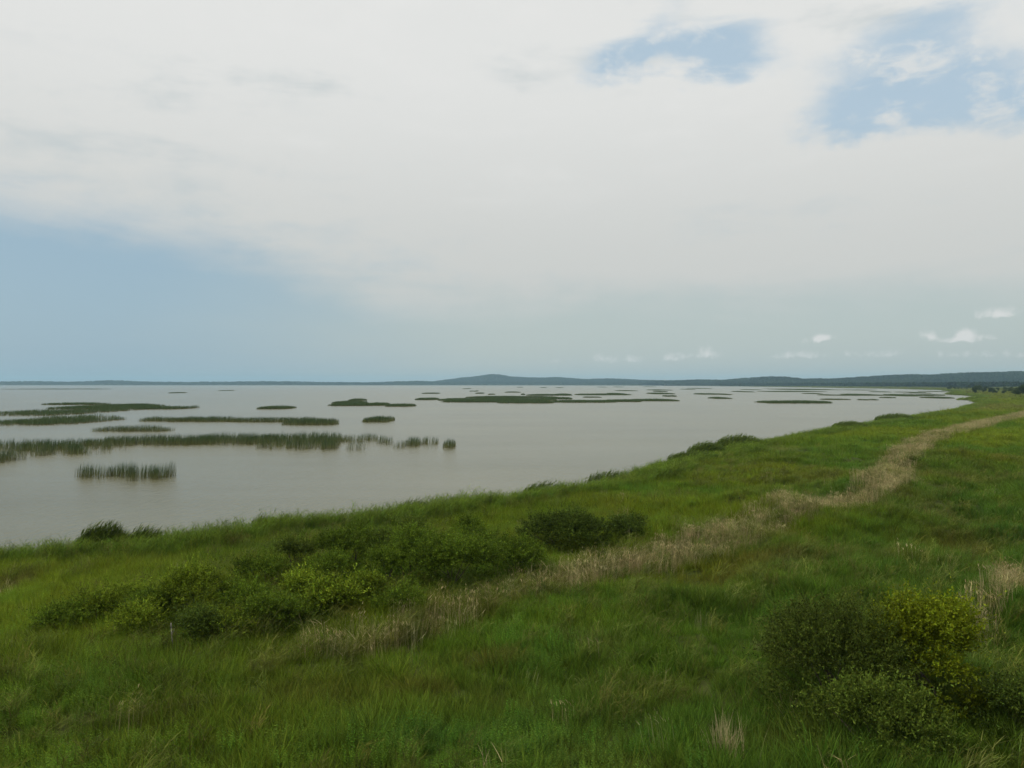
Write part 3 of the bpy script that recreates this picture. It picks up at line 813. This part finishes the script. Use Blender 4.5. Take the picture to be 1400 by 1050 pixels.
reed_clump(1160, 586, 8.0, 6, 2.3, 1100, 'small dark reed clump on the shore right of the point')
reed_clump(1222, 575, 11.0, 8, 2.7, 1400, 'farthest dark reed clump on the right hand shore')
reed_clump(740, 669, 4.0, 2, 1.8, 300, 'wispy reed clump on the shore left of the mid point')
reed_clump(830, 655, 5.0, 3, 1.9, 380, 'wispy reed clump halfway along the shore to the point')
reed_clump(560, 695, 3.0, 1.8, 1.7, 260, 'wispy reed clump on the shore above the thicket')

def dry_clump(px, py, n, hgt, label):
    x0, y0 = P(px, py, 0.9)
    z0 = float(ground_z(np.array([x0]), np.array([y0]))[0])
    base = np.stack([rng.normal(0, .22, n), rng.normal(0, .2, n), np.full(n, -.05)], 1)
    V, Fq = blades(base, r(n, -3.1, 3.1), hgt * r(n, .6, 1.1), r(n, .05, .45), r(n, .0, .3), np.full(n, .014), r(n, -1.4, 1.4))
    link("dry_grass_clump", quads_to_mesh("dry_grass_clump", V, Fq, leaf_mat("dry_straw", (.40, .34, .17), trans=.2, spread=.3, hue=.008)), label=label, cat='dry grass', loc=(x0, y0, z0))
dry_clump(995, 1062, 130, 1.2, 'tuft of pale dry straw at the bottom edge left of the dark shrub')
dry_clump(1090, 995, 40, 1.2, 'few pale dry stalks at the left foot of the large dark shrub')

# weathered stake in the left meadow
x0, y0 = P(250, 884, 0.9); z0 = float(ground_z(np.array([x0]), np.array([y0]))[0])
root = link("wooden_stake", None, label='thin weathered pale stake standing in the left meadow', cat='stake', loc=(x0 + .02, y0 - 1.0, z0))
m_wood = solid_mat("weathered_wood", (0.17, 0.155, 0.12), (0.34, 0.32, 0.26), 22)
Vt, Ft = tube([(0.05, 0, -.2), (0.035, 0, .45), (0.0, 0, .9), (-.02, 0, 1.22)], .028, .022, 8)
link("post", mesh_from("post", Vt, Ft, m_wood, True), root)
Vt, Ft = tube([(-.02, 0, 1.20), (-.035, 0, 1.30), (-.03, 0, 1.37)], .034, .018, 8)
link("split_top", mesh_from("split_top", Vt, Ft, m_wood, True), root)
Vt, Ft = tube([(.01, 0, .98), (.07, .0, 1.06), (.09, 0, 1.17)], .014, .006, 6)
link("branch_stub", mesh_from("branch_stub", Vt, Ft, m_wood, True), root)

# ------------------------------------------------------------------ bulrush beds standing in the lake
m_bed = leaf_mat("bulrush", (0.050, 0.090, 0.028), trans=.15, spread=.55, low=(0.150, 0.150, 0.048), tip_h=1.1, gloss=.2)
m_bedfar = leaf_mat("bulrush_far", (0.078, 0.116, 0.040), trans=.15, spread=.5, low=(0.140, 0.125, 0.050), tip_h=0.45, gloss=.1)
def bed(label, strips, hgt=1.7, dens=1.0, gap=0.35):
    """strips: (x0, x1, y_back, y_front, density) pixel extents of the stems at the water line"""
    Bs, Ws, Hs = [], [], []
    for st in strips:
        xa, xb, yb, yf = st[:4]; dn = st[4] if len(st) > 4 else 1.0; hm = st[5] if len(st) > 5 else 1.0
        d0 = CAMH * F / (yf - HZ); d1 = CAMH * F / (yb - HZ)
        d1 = max(d1, d0 + 1.2)
        wm_ = (xb - xa) / F * (d0 + d1) / 2
        w = max(0.018, 0.00026 * d0)
        area = wm_ * (d1 - d0)
        n = int(min(26000, area * 0.8 / w * dn * dens, 60 + wm_ / w * 40))
        n = max(n, 160 if d0 > 600 else 40)
        s = rng.random(n); t = rng.random(n)
        # ragged lens-shaped outline
        x = (xa + (xb - xa) * s); d = d0 + (d1 - d0) * t
        X = (x - 700) / F * ((d0 + d1) / 2); Y = d
        rag = (fbm(X, Y, max(wm_ * .08, 1.2), 7) - .5)
        keep = (np.abs(2 * s - 1) ** 5 + np.abs(2 * t - 1) ** 2.5 + rag * 1.9) < 1.05
        cl_ = fbm(X, Y, max(1.6, d0 * .012), 23)
        keep &= (cl_ > gap * .95 + (1 - dn) * .22) | (rng.random(n) < .12 * dn)
        X, Y, s = X[keep], Y[keep], s[keep]
        Bs.append(np.stack([X, Y, np.full(len(X), -.25)], 1)); Ws.append(np.full(len(X), w))
        Hs.append(hgt * hm * (.72 + .5 * fbm(X, Y, max(2.2, d0 * .015), 29)) * r(len(X), .62, 1.12) * (1 - .45 * np.abs(2 * s - 1) ** 4) + .25)
    B = np.concatenate(Bs); wd = np.concatenate(Ws); H = np.concatenate(Hs); n = len(B)
    if n < 4:
        return
    o = np.array([B[:, 0].mean(), B[:, 1].mean(), 0.0])
    V, Fq = blades(B - o, r(n, -.9, .9), H, r(n, 0, .10), r(n, 0, .12), wd * r(n, .7, 1.2), r(n, -1.5, 1.5) + math.pi / 2 * 0)
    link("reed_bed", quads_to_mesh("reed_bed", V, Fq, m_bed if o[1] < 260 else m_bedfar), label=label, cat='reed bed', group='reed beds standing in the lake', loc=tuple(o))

bed('leftmost tuft of the nearest bulrush row in open water', [(109, 125, 648, 652.5), (119, 135, 649.5, 654.5, .9)], 1.75, 2.0, .34)
bed('longest middle part of the nearest bulrush row in open water', [(137, 151, 650, 655.0), (148, 190, 648, 652, .9), (160, 170, 650, 655.5, .6), (184, 203, 649, 658.5), (172, 192, 648.5, 653, .9)], 1.75, 1.7, .40)
bed('small bulrush tuft at the right end of the nearest row', [(206, 217, 651, 654.8, .8), (214, 231, 650, 656.5)], 1.75, 1.9, .36)
bed('dark bulrush tuft cut by the left picture edge', [(-30, 14, 627, 636)], 1.75, 1.3)
bed('largest long reed bed stretching right from the left edge', [(-60, 165, 608, 617, .8), (0, 160, 614, 623, .42), (120, 290, 602, 610, .9), (54, 72, 619, 624.5, 1), (93, 116, 618, 621.5, 1), (250, 380, 600, 609, 1.0), (340, 480, 599, 607, .9), (360, 385, 606, 614.5, 1.0),
     (380, 462, 606, 615.5, .6), (386, 400, 611, 615.5, .9), (440, 462, 611, 616, .9), (405, 425, 612, 616, .5), (470, 520, 601, 606, .6), (488, 516, 600, 604, 1), (474, 502, 612, 615.5, .6), (515, 530, 604, 606.5, .9)], 1.6, 1.05, .43)
bed('thin ragged bulrush row continuing right of the largest bed', [(526, 538, 606, 608.5, .7), (538, 552, 611, 614.5, .6), (552, 575, 606, 611, .9), (575, 600, 605, 609, .7), (578, 590, 611, 614, .5)], 1.6, 1.3)
bed('compact bulrush tuft at the right tip of the ragged row', [(605, 622, 609, 613.5, 1)], 1.5, 1.3, .36)
bed('short low reed bed just above the left part of the largest bed', [(128, 235, 588, 590.5, .9)], 1.5, 1.2, .3)
bed('long thin reed bed in the middle left of the lake', [(194, 240, 574.5, 576.5, .8), (232, 330, 574.5, 577, 1), (310, 462, 575.5, 577.5, 1.0), (387, 462, 579, 581.5, 1)], 1.5, 1.2, .22)
bed('big wedge shaped reed bed in the upper left of the lake', [(88, 165, 558, 569, 1), (98, 200, 554.5, 560, 1.1), (62, 145, 552.5, 553.8, 1), (150, 205, 554.5, 557, 1), (0, 80, 562, 568, .65), (20, 140, 573, 581.5, .9), (-40, 100, 576, 582, .6), (60, 146, 569, 574, .35)], 1.4, 0.9, .42)
bed('slender reed spit right of the upper left wedge bed', [(192, 255, 558, 559.8, 1), (256, 263, 557.5, 559.2, 1)], 1.5)
bed('faint long reed streak near the far left horizon', [(10, 145, 531.9, 532.3, .5)], 1.2, .6)
bed('isolated narrow reed bed left of centre', [(357, 400, 557.6, 559.6, 1)], 1.4, 1.5, .1)
bed('stepped reed bed left of centre', [(478, 500, 547.2, 548, 1), (457, 500, 550.5, 552, 1), (453, 508, 553.4, 555.2, 1), (500, 531, 553, 554.8, 1), (528, 568, 554.6, 556, 1)], 1.5, 1.5, .1)
bed('short isolated reed bed in open water left of centre', [(499, 537, 574, 577.5, 1)], 1.6, 1.5, .15)
bed('narrow reed bed left of the longest central bed', [(569, 599, 545.8, 547, 1)], 1.5, 1.5, .1)
bed('thin reed streak above the left end of the central bed', [(578, 601, 537.8, 538.4, .8)], 1.2, 1.2, .1)
bed('longest central reed bed below the distant hill', [(600, 760, 546, 548, 1), (604, 690, 548.4, 550.2, 1), (680, 756, 549, 551.6, 1), (637, 765, 543.2, 544.2, 1), (740, 780, 544.8, 546, .7)], 1.5, 1.4, .12)
bed('long reed bed trailing right from the central bed', [(752, 842, 549, 550.6, 1), (826, 875, 548.2, 549.6, 1), (860, 926, 547.4, 548.6, 1)], 1.4, 1.5, .1)
bed('tiny reed patch just above the central bed middle', [(650, 662, 537.6, 538.3, 1)], 1.2, 1.3, .1)
bed('faint reed streak between the central bed and a tiny patch', [(667, 677, 539.2, 539.7, .8)], 1.1, 1.2, .1)
bed('tiny reed streak under the distant hill top', [(634, 643, 531.3, 531.8, .8)], 1.3, 1.2, .1)
bed('left of the two reed specks right of the streak under the hill', [(643, 647, 534.8, 535.3, .8)], 1.3, 1.2, .1)
bed('right of the two reed specks right of the streak under the hill', [(649, 653, 534.6, 535.4, .8)], 1.3, 1.2, .1)
bed('dark reed streak right of the central bed, left of two', [(719, 781, 540.0, 541, 1), (760, 780, 539.2, 540.4, 1), (712, 718, 539.4, 540, .7)], 1.4, 1.5, .1)
bed('dark reed streak right of the central bed, right of two', [(786, 862, 539.4, 540.4, 1), (832, 852, 538.3, 539.4, 1)], 1.4, 1.5, .1)
bed('small reed patch at the right end of the central bed', [(768, 782, 545, 546, 1)], 1.3, 1.5, .1)
bed('lowest of three short reed streaks right of centre', [(888, 918, 538.0, 539, 1)], 1.4, 1.5, .1)
bed('left of two reed specks under the three short streaks', [(908, 914, 541.7, 542.4, .9)], 1.4, 1.5, .1)
bed('right of two reed specks under the three short streaks', [(917, 922, 541.7, 542.4, .9)], 1.4, 1.5, .1)
bed('middle of three short reed streaks right of centre', [(896, 909, 535.3, 535.9, 1)], 1.3, 1.5, .1)
bed('topmost of three short reed streaks right of centre', [(888, 915, 533.2, 533.8, .9)], 1.3, 1.5, .1)
bed('medium reed streak left of the straight right hand bed', [(952, 984, 538.8, 539.6, 1), (982, 996, 539.2, 540, .8)], 1.3, 1.5, .1)
bed('short thick reed streak below the medium one', [(972, 996, 544.4, 545.4, 1)], 1.3, 1.6, .1)
bed('small reed streak under the start of the right hills', [(1009, 1023, 535.5, 536.3, 1)], 1.3, 1.5, .1)
bed('tiny reed streak above and right of the small one', [(1022, 1031, 532.8, 533.4, 1)], 1.3, 1.5, .1)
bed('faint short reed streak close to the far shore right of centre', [(936, 944, 532.2, 532.7, .8)], 1.3, 1.2, .1)
bed('faint longer reed streak close to the far shore right of centre', [(946, 966, 531.0, 531.5, .8)], 1.3, 1.2, .1)
bed('straight thick reed bed on the right half of the lake', [(1040, 1124, 550, 551.6, 1), (1100, 1131, 550.2, 551.4, 1)], 1.5, 1.8, .05)
bed('long green reed bed close to the far right shore', [(1043, 1122, 535.2, 536, 1), (1062, 1142, 532.6, 533.4, 1), (1078, 1090, 531, 532.6, .9)], 1.05, 1.5, .1)
bed('long low reed bed right of the straight thick bed', [(1122, 1140, 540.2, 540.8, 1), (1136, 1214, 540.4, 541.0, 1), (1158, 1184, 539.2, 540.0, 1)], 1.05, 1.6, .08)
bed('thin reed streak below the long low right bed', [(1123, 1160, 546.2, 546.8, .9)], 1.0, 1.3, .1)
bed('short faint reed streak right of the broken thin one', [(1174, 1186, 546.8, 547.3, .8)], 1.0, 1.3, .1)
bed('last short faint reed streak in the line below the long low bed', [(1189, 1198, 546.8, 547.3, .8)], 1.0, 1.3, .1)
bed('ragged reed patch right of the long low bed', [(1217, 1226, 539.8, 540.6, .9), (1222, 1246, 541, 542, 1), (1228, 1238, 539.6, 540.6, 1)], 1.05, 1.6, .08)
bed('small dark reed streak above the ragged right patch', [(1237, 1250, 536.2, 537, 1)], 1.0, 1.6, .08)
bed('upper left reed speck of the cluster near the right hand spit', [(1255, 1260, 537.3, 538, 1)], 1.05, 1.6, .08)
bed('lower left reed speck of the cluster near the right hand spit', [(1257, 1264, 540.7, 541.6, 1)], 1.05, 1.6, .08)
bed('largest reed tuft of the cluster near the right hand spit', [(1266, 1276, 540.2, 541.2, 1), (1268, 1273, 538.6, 540.6, 1)], 1.05, 1.6, .08)
bed('topmost reed streak of the cluster near the right hand spit', [(1267, 1280, 535.2, 535.8, .8)], 1.05, 1.6, .08)
bed('dark straight reed bar nearest the right hand shore', [(1269, 1291, 543.8, 544.9, 1)], 1.3, 2.0, .02)
bed('lone reed speck on the open water at far left', [(237, 248, 537.1, 537.6, .9)], 1.2, 1.4, .05)
bed('faintest reed speck right of the lone one', [(305, 315, 534, 534.4, .8)], 1.1, 1.2, .05)
for xa, xb, yy, lb in ((797, 822, 543.6, 'thin reed streak between the two long beds right of centre'), (690, 712, 536.6, 'thin reed streak below the right shoulder of the hill'),
                       (842, 870, 534.6, 'thin reed streak left of the three short streaks'), (1160, 1190, 533.6, 'thin far reed streak close to the shore below the right ridge'),
                       (1196, 1212, 536.2, 'short far reed streak above the ragged right patch'), (1100, 1120, 538.6, 'short reed streak above the straight thick bed'), (1205, 1222, 544.2, 'short reed streak below the ragged right patch')):
    bed(lb, [(xa, xb, yy - .35, yy + .1, .9)], 1.1, 1.4, .15)
for px_, py_, lb in ((711, 529.6, 'tiny far reed speck below the right shoulder of the hill'), (743, 530, 'tiny far reed speck, second right of the hill'), (765, 530.2, 'smallest far reed speck, third right of the hill'),
                     (823, 529.4, 'tiny far reed speck near the middle far shore'), (845, 529.3, 'tiny far reed speck right beside the middle far shore one'), (888, 529, 'tiny far reed speck below the far tower')):
    bed(lb, [(px_ - 4, px_ + 4, py_ - .15, py_ + .15, .9)], 1.6, 1.0, .05)

# ------------------------------------------------------------------ hills, far woods, trees
def hill_mesh(name, crest, wf, wb, treeh, seed, label, mat, step=40):
    """crest: (px, top_y, distance); smooth ridge with a front and a back slope"""
    cx = np.array([c[0] for c in crest], float); cyv = np.array([c[1] for c in crest], float); cd = np.array([c[2] for c in crest], float)
    q = np.arange(cx[0], cx[-1] + .1, max(2.0, step / cd.mean() * F / 4))
    ty = np.interp(q, cx, cyv); d = np.interp(q, cx, cd)
    k = np.array([1, 2, 3, 2, 1]) / 9.0
    ty = np.convolve(np.pad(ty, 2, 'edge'), k, 'valid') + (fbm(q, q * 0, 22, seed, 3) - .5) * 2.6 * F / d.mean() * 4
    top = CAMH + (HZ - ty) / F * d - treeh
    top = np.maximum(top, 0.5)
    t = np.linspace(-1, 1, 33)
    Q, T = np.meshgrid(np.arange(len(q)), t, indexing='ij')
    D = d[Q] + np.where(T < 0, T * wf, T * wb)
    Xw = (q[Q] - 700) / F * d[Q]; Yw = D
    prof = np.cos(np.abs(T) * math.pi / 2) ** 1.4
    Zw = top[Q] * prof * (1 + (fbm(Xw, Yw, 420, seed) - .5) * .5 * (1 - prof)) - 0.5 + (fbm(Xw, Yw, 160, seed + 1) - .5) * 8 * prof * (1 - prof) * 2
    nq, nt = Q.shape
    ids = np.arange(nq * nt).reshape(nq, nt)
    f = np.stack([ids[:-1, :-1], ids[1:, :-1], ids[1:, 1:], ids[:-1, 1:]], -1).reshape(-1, 4)
    link(name, mesh_from(name, np.stack([Xw, Yw, Zw], -1).reshape(-1, 3), f, mat, True), kind='structure', label=label, cat='hill')
    return Xw, Yw, Zw
m_hill = solid_mat("hill_soil", (0.022, 0.034, 0.012), (0.036, 0.050, 0.018), 0.01, 0.95, 0.1)
far_c = [(-700, 520, 6900), (-400, 519, 6900), (-200, 521, 6900), (0, 522, 6900), (60, 521.3, 6900), (110, 522.2, 6900), (150, 520.3, 7000), (190, 522, 6900), (300, 522.3, 6900), (370, 521, 6900), (430, 522, 6900), (500, 523.2, 6900), (540, 521.8, 6900),
         (575, 521, 6900), (600, 521.8, 6800), (700, 522, 6800), (800, 522, 6500), (900, 521.5, 6000), (1000, 521, 5600)]
big_c = [(560, 523.5, 8000), (590, 521.8, 8000), (612, 518.8, 8000), (628, 516.8, 8000), (645, 515.2, 8000), (660, 512.8, 8000), (672, 511.2, 8000), (684, 512.2, 8000), (700, 514.5, 7900), (725, 516.2, 7800), (760, 515.4, 7600), (775, 516.6, 7500), (795, 518, 7400), (830, 517.4, 7200),
         (860, 518.6, 7000), (885, 520, 6800), (920, 520.3, 6500), (980, 520, 6300)]
right_c = [(890, 520.8, 5400), (925, 520.3, 5300), (960, 519, 5100), (1000, 518.6, 4900), (1020, 516.6, 4800), (1040, 515.6, 4700), (1060, 514.2, 4600), (1074, 517.4, 4500), (1088, 519.2, 4500), (1118, 516.8, 4400), (1140, 518.4, 4300), (1175, 515.2, 4200), (1200, 514, 4150),
           (1230, 512.4, 4100), (1265, 512.6, 4000), (1290, 512, 3950), (1315, 508.8, 3900), (1350, 509.2, 3850), (1385, 507.4, 3800), (1420, 508.2, 3800), (1500, 506, 3800), (1600, 508, 3800), (1750, 506, 3800), (1900, 508, 3800)]
HF = hill_mesh("hills", far_c, 450, 700, 11, 101, 'low dark far shore running along the left horizon', m_hill)
HB = hill_mesh("hills", big_c, 700, 900, 12, 111, 'blue grey rounded hill rising on the horizon left of centre', m_hill, 30)
HR = hill_mesh("hills", right_c, 900, 900, 13, 121, 'wooded ridge along the right horizon', m_hill, 30)

m_for = leaf_mat("far_canopy", inst=True, trans=.15, spread=.35)
def canopy(name, n, rad, hgt, size, conic=False):
    u = rng.normal(0, 1, (n, 3)); u /= np.linalg.norm(u, axis=1, keepdims=True); u[:, 2] = np.abs(u[:, 2]) * 1.1 - .25
    c = u * rng.uniform(.6, 1, (n, 1)) * np.array((rad, rad, hgt * .42)); c[:, 2] += hgt * .55
    if conic:
        f = np.clip(1.15 - c[:, 2] / hgt, .12, 1); c[:, :2] *= f[:, None] * 1.2
    d = rng.normal(0, 1, (n, 3)); nrm = u + rng.normal(0, .4, (n, 3))
    L_ = size * r(n, .7, 1.3)
    return quads_to_mesh(name, *leaves(c - .4 * d * L_[:, None] * .5, d, nrm, L_, L_ * .8), m_for)
cans = [canopy("canopy_a", 90, 5.0, 13, 4.2), canopy("canopy_b", 90, 4.2, 15, 3.8), canopy("canopy_c", 80, 3.4, 15, 3.4, True), canopy("canopy_d", 90, 5.6, 11, 4.4)]
fx, fy, fz, ft = [], [], [], []
def forest_on(H, n, tmin, base, jit=.25):
    Xw, Yw, Zw = H
    i = rng.uniform(0, Xw.shape[0] - 1.001, n); j = rng.uniform(tmin, Xw.shape[1] * .62, n)
    i0 = i.astype(int); j0 = j.astype(int); a = i - i0; b = j - j0
    g = lambda A: (A[i0, j0] * (1 - a) + A[i0 + 1, j0] * a) * (1 - b) + (A[i0, j0 + 1] * (1 - a) + A[i0 + 1, j0 + 1] * a) * b
    fx.append(g(Xw)); fy.append(g(Yw)); fz.append(g(Zw)); 
    t = np.tile(base, (n, 1)); k = sstep(fbm(fx[-1], fy[-1], 260, 131), .45, .65)[:, None]
    ft.append(jitter(t * (1 - k) + t * np.array((1.5, 1.45, 1.3)) * k, jit))
forest_on(HF, 15000, 2, (0.030, 0.046, 0.020))
forest_on(HB, 12000, 3, (0.030, 0.046, 0.020))
forest_on(HR, 26000, 1, (0.032, 0.050, 0.020))
# flat woods in front of the right ridge
n = 11000
px_ = rng.uniform(985, 1700, n); d_ = rng.uniform(0, 1, n)
d0_ = np.interp(px_, [985, 1090, 1200, 1300, 1400, 1700], [3900, 3300, 2600, 2100, 1750, 1500]); dd = d0_ + d_ ** 1.3 * 900
X_ = (px_ - 700) / F * dd; k = (shore_sd(X_, dd) > 25) & (fbm(X_, dd, 220, 141) > .36)
fx.append(X_[k]); fy.append(dd[k]); fz.append(ground_z(X_[k], dd[k])); ft.append(jitter(np.tile((0.024, 0.040, 0.012), (int(k.sum()), 1)), .3))
fx, fy, fz, ft = map(np.concatenate, (fx, fy, fz, ft))
n = len(fx); s_ = rng.uniform(.65, 1.15, n)
scatter("far_forest", np.stack([fx, fy, fz - .5], 1), np.stack([np.zeros(n), np.zeros(n), rng.uniform(0, 6.28, n)], 1), np.stack([s_ * 1.25, s_ * 1.25, s_], 1),
        rng.integers(0, 4, n), ft, cans, label='dark forest covering the distant hills and far shore', cat='forest')

# single trees on the marsh at the right edge
m_tleaf = leaf_mat("tree_leaf", (0.042, 0.064, 0.020), trans=.25, spread=.5)
m_tleaf2 = leaf_mat("tree_leaf_light", (0.062, 0.088, 0.026), trans=.25, spread=.5)
m_trunk = solid_mat("tree_bark", (0.05, 0.042, 0.032), (0.10, 0.085, 0.065), 3)
def tree_meshes(h, rad, mat, nl=9, n=1500):
    lobe = np.stack([rng.normal(0, .42 * rad, nl), rng.normal(0, .42 * rad, nl), h * rng.uniform(.38, .86, nl)], 1)
    lr = rng.uniform(.3, .5, nl) * rad * 1.1
    pk = rng.integers(0, nl, n); u = rng.normal(0, 1, (n, 3)); u /= np.linalg.norm(u, axis=1, keepdims=True)
    c = lobe[pk] + u * (lr[pk] * rng.uniform(.55, 1, n))[:, None]; c[:, 2] = np.maximum(c[:, 2], h * .12)
    crown = quads_to_mesh("crown", *leaves(c, rng.normal(0, 1, (n, 3)), u + np.array((0, 0, .6)), r(n, .45, .8), r(n, .3, .5)), mat)
    parts = [tube([(0, 0, -.3), (.1, .05, h * .3), (0, .1, h * .7)], .035 * h / 2, .05, 7)]
    for i in range(4):
        parts.append(tube([(.05, .05, h * .3), lobe[i] * np.array((.5, .5, .8)), lobe[i]], .012 * h / 2, .03, 5))
    V, Fc, o = [], [], 0
    for v, f in parts:
        V += v; Fc += [tuple(q + o for q in g) for g in f]; o = len(V)
    return crown, mesh_from("trunk", V, Fc, m_trunk, True)
TV = [tree_meshes(7, 3.0, m_tleaf), tree_meshes(8.5, 3.2, m_tleaf2), tree_meshes(6, 2.9, m_tleaf2), tree_meshes(10, 3.8, m_tleaf), tree_meshes(5, 2.8, m_tleaf)]
def tree(px, d, v, sc_, label):
    x, y = at(px, d); z = float(ground_z(np.array([x]), np.array([y]))[0])
    o = link("marsh_tree", None, label=label, cat='tree', group='trees on the marsh at the right edge', loc=(x, y, z))
    o.rotation_euler.z = rng.uniform(0, 6.28); o.scale = (sc_, sc_, sc_)
    link("crown", TV[v][0], o); link("trunk", TV[v][1], o)
ORD = 'first second third fourth fifth sixth seventh eighth ninth tenth eleventh twelfth thirteenth fourteenth fifteenth sixteenth seventeenth eighteenth nineteenth twentieth'.split()
for i, (px_, d_, v_, s_) in enumerate(((1388, 600, 1, .9), (1395, 560, 3, 1.0), (1403, 585, 3, 1.1), (1412, 560, 3, 1.05))):
    tree(px_, d_, v_, s_, '%s from left of the tall dark trees at the right picture edge' % ORD[i])
for i in range(18):
    px_ = 1332 + i * 4.2 + rng.uniform(-1.8, 1.8)
    tree(px_, rng.uniform(760, 1050), int(rng.integers(0, 5)), rng.uniform(.7, 1.05), '%s dark bushy tree from left in the marsh row at right' % ORD[i])
for i in range(9):
    tree(1296 + i * 5 + rng.uniform(-2, 2), rng.uniform(1250, 1500), int(rng.integers(0, 5)), rng.uniform(.7, 1.0), '%s small tree from left behind the spit below the right ridge' % ORD[i])

# far tower
xt, yt = at(909, 5500)
root = link("far_tower", None, label='tiny pale tower rising above the far shore woods', cat='tower', loc=(xt, yt, 0))
m_tow = solid_mat("tower_wall", (.5, .5, .48), (.6, .6, .57), .3)
Vt, Ft = tube([(0, 0, 0), (0, 0, 40)], 3.4, 2.8, 10); link("shaft", mesh_from("shaft", Vt, Ft, m_tow), root)
Vt, Ft = tube([(0, 0, 40.01), (0, 0, 43), (0, 0, 46)], 3.9, 1.6, 10); link("cap", mesh_from("cap", Vt, Ft, m_tow), root)

# ------------------------------------------------------------------ haze: one even box of air round camera and scene
m_hz, N, L = newmat("haze")
out = N.new('ShaderNodeOutputMaterial'); pv = N.new('ShaderNodeVolumePrincipled')
pv.inputs['Color'].default_value = (0.52, 0.80, 1.0, 1); pv.inputs['Density'].default_value = 7.5e-5; pv.inputs['Anisotropy'].default_value = 0.0
L.new(pv.outputs[0], out.inputs['Volume'])
hx0, hx1, hy0, hy1, hz0, hz1 = -16500, 16500, -450, 16500, -2.1, 165
hv = [(a, b, c) for c in (hz0, hz1) for b in (hy0, hy1) for a in (hx0, hx1)]
hf = [(0, 2, 3, 1), (4, 5, 7, 6), (0, 1, 5, 4), (2, 6, 7, 3), (0, 4, 6, 2), (1, 3, 7, 5)]
link("haze", mesh_from("haze", hv, hf, m_hz), kind='stuff', label='thin blue haze filling the air over the lake', cat='haze')
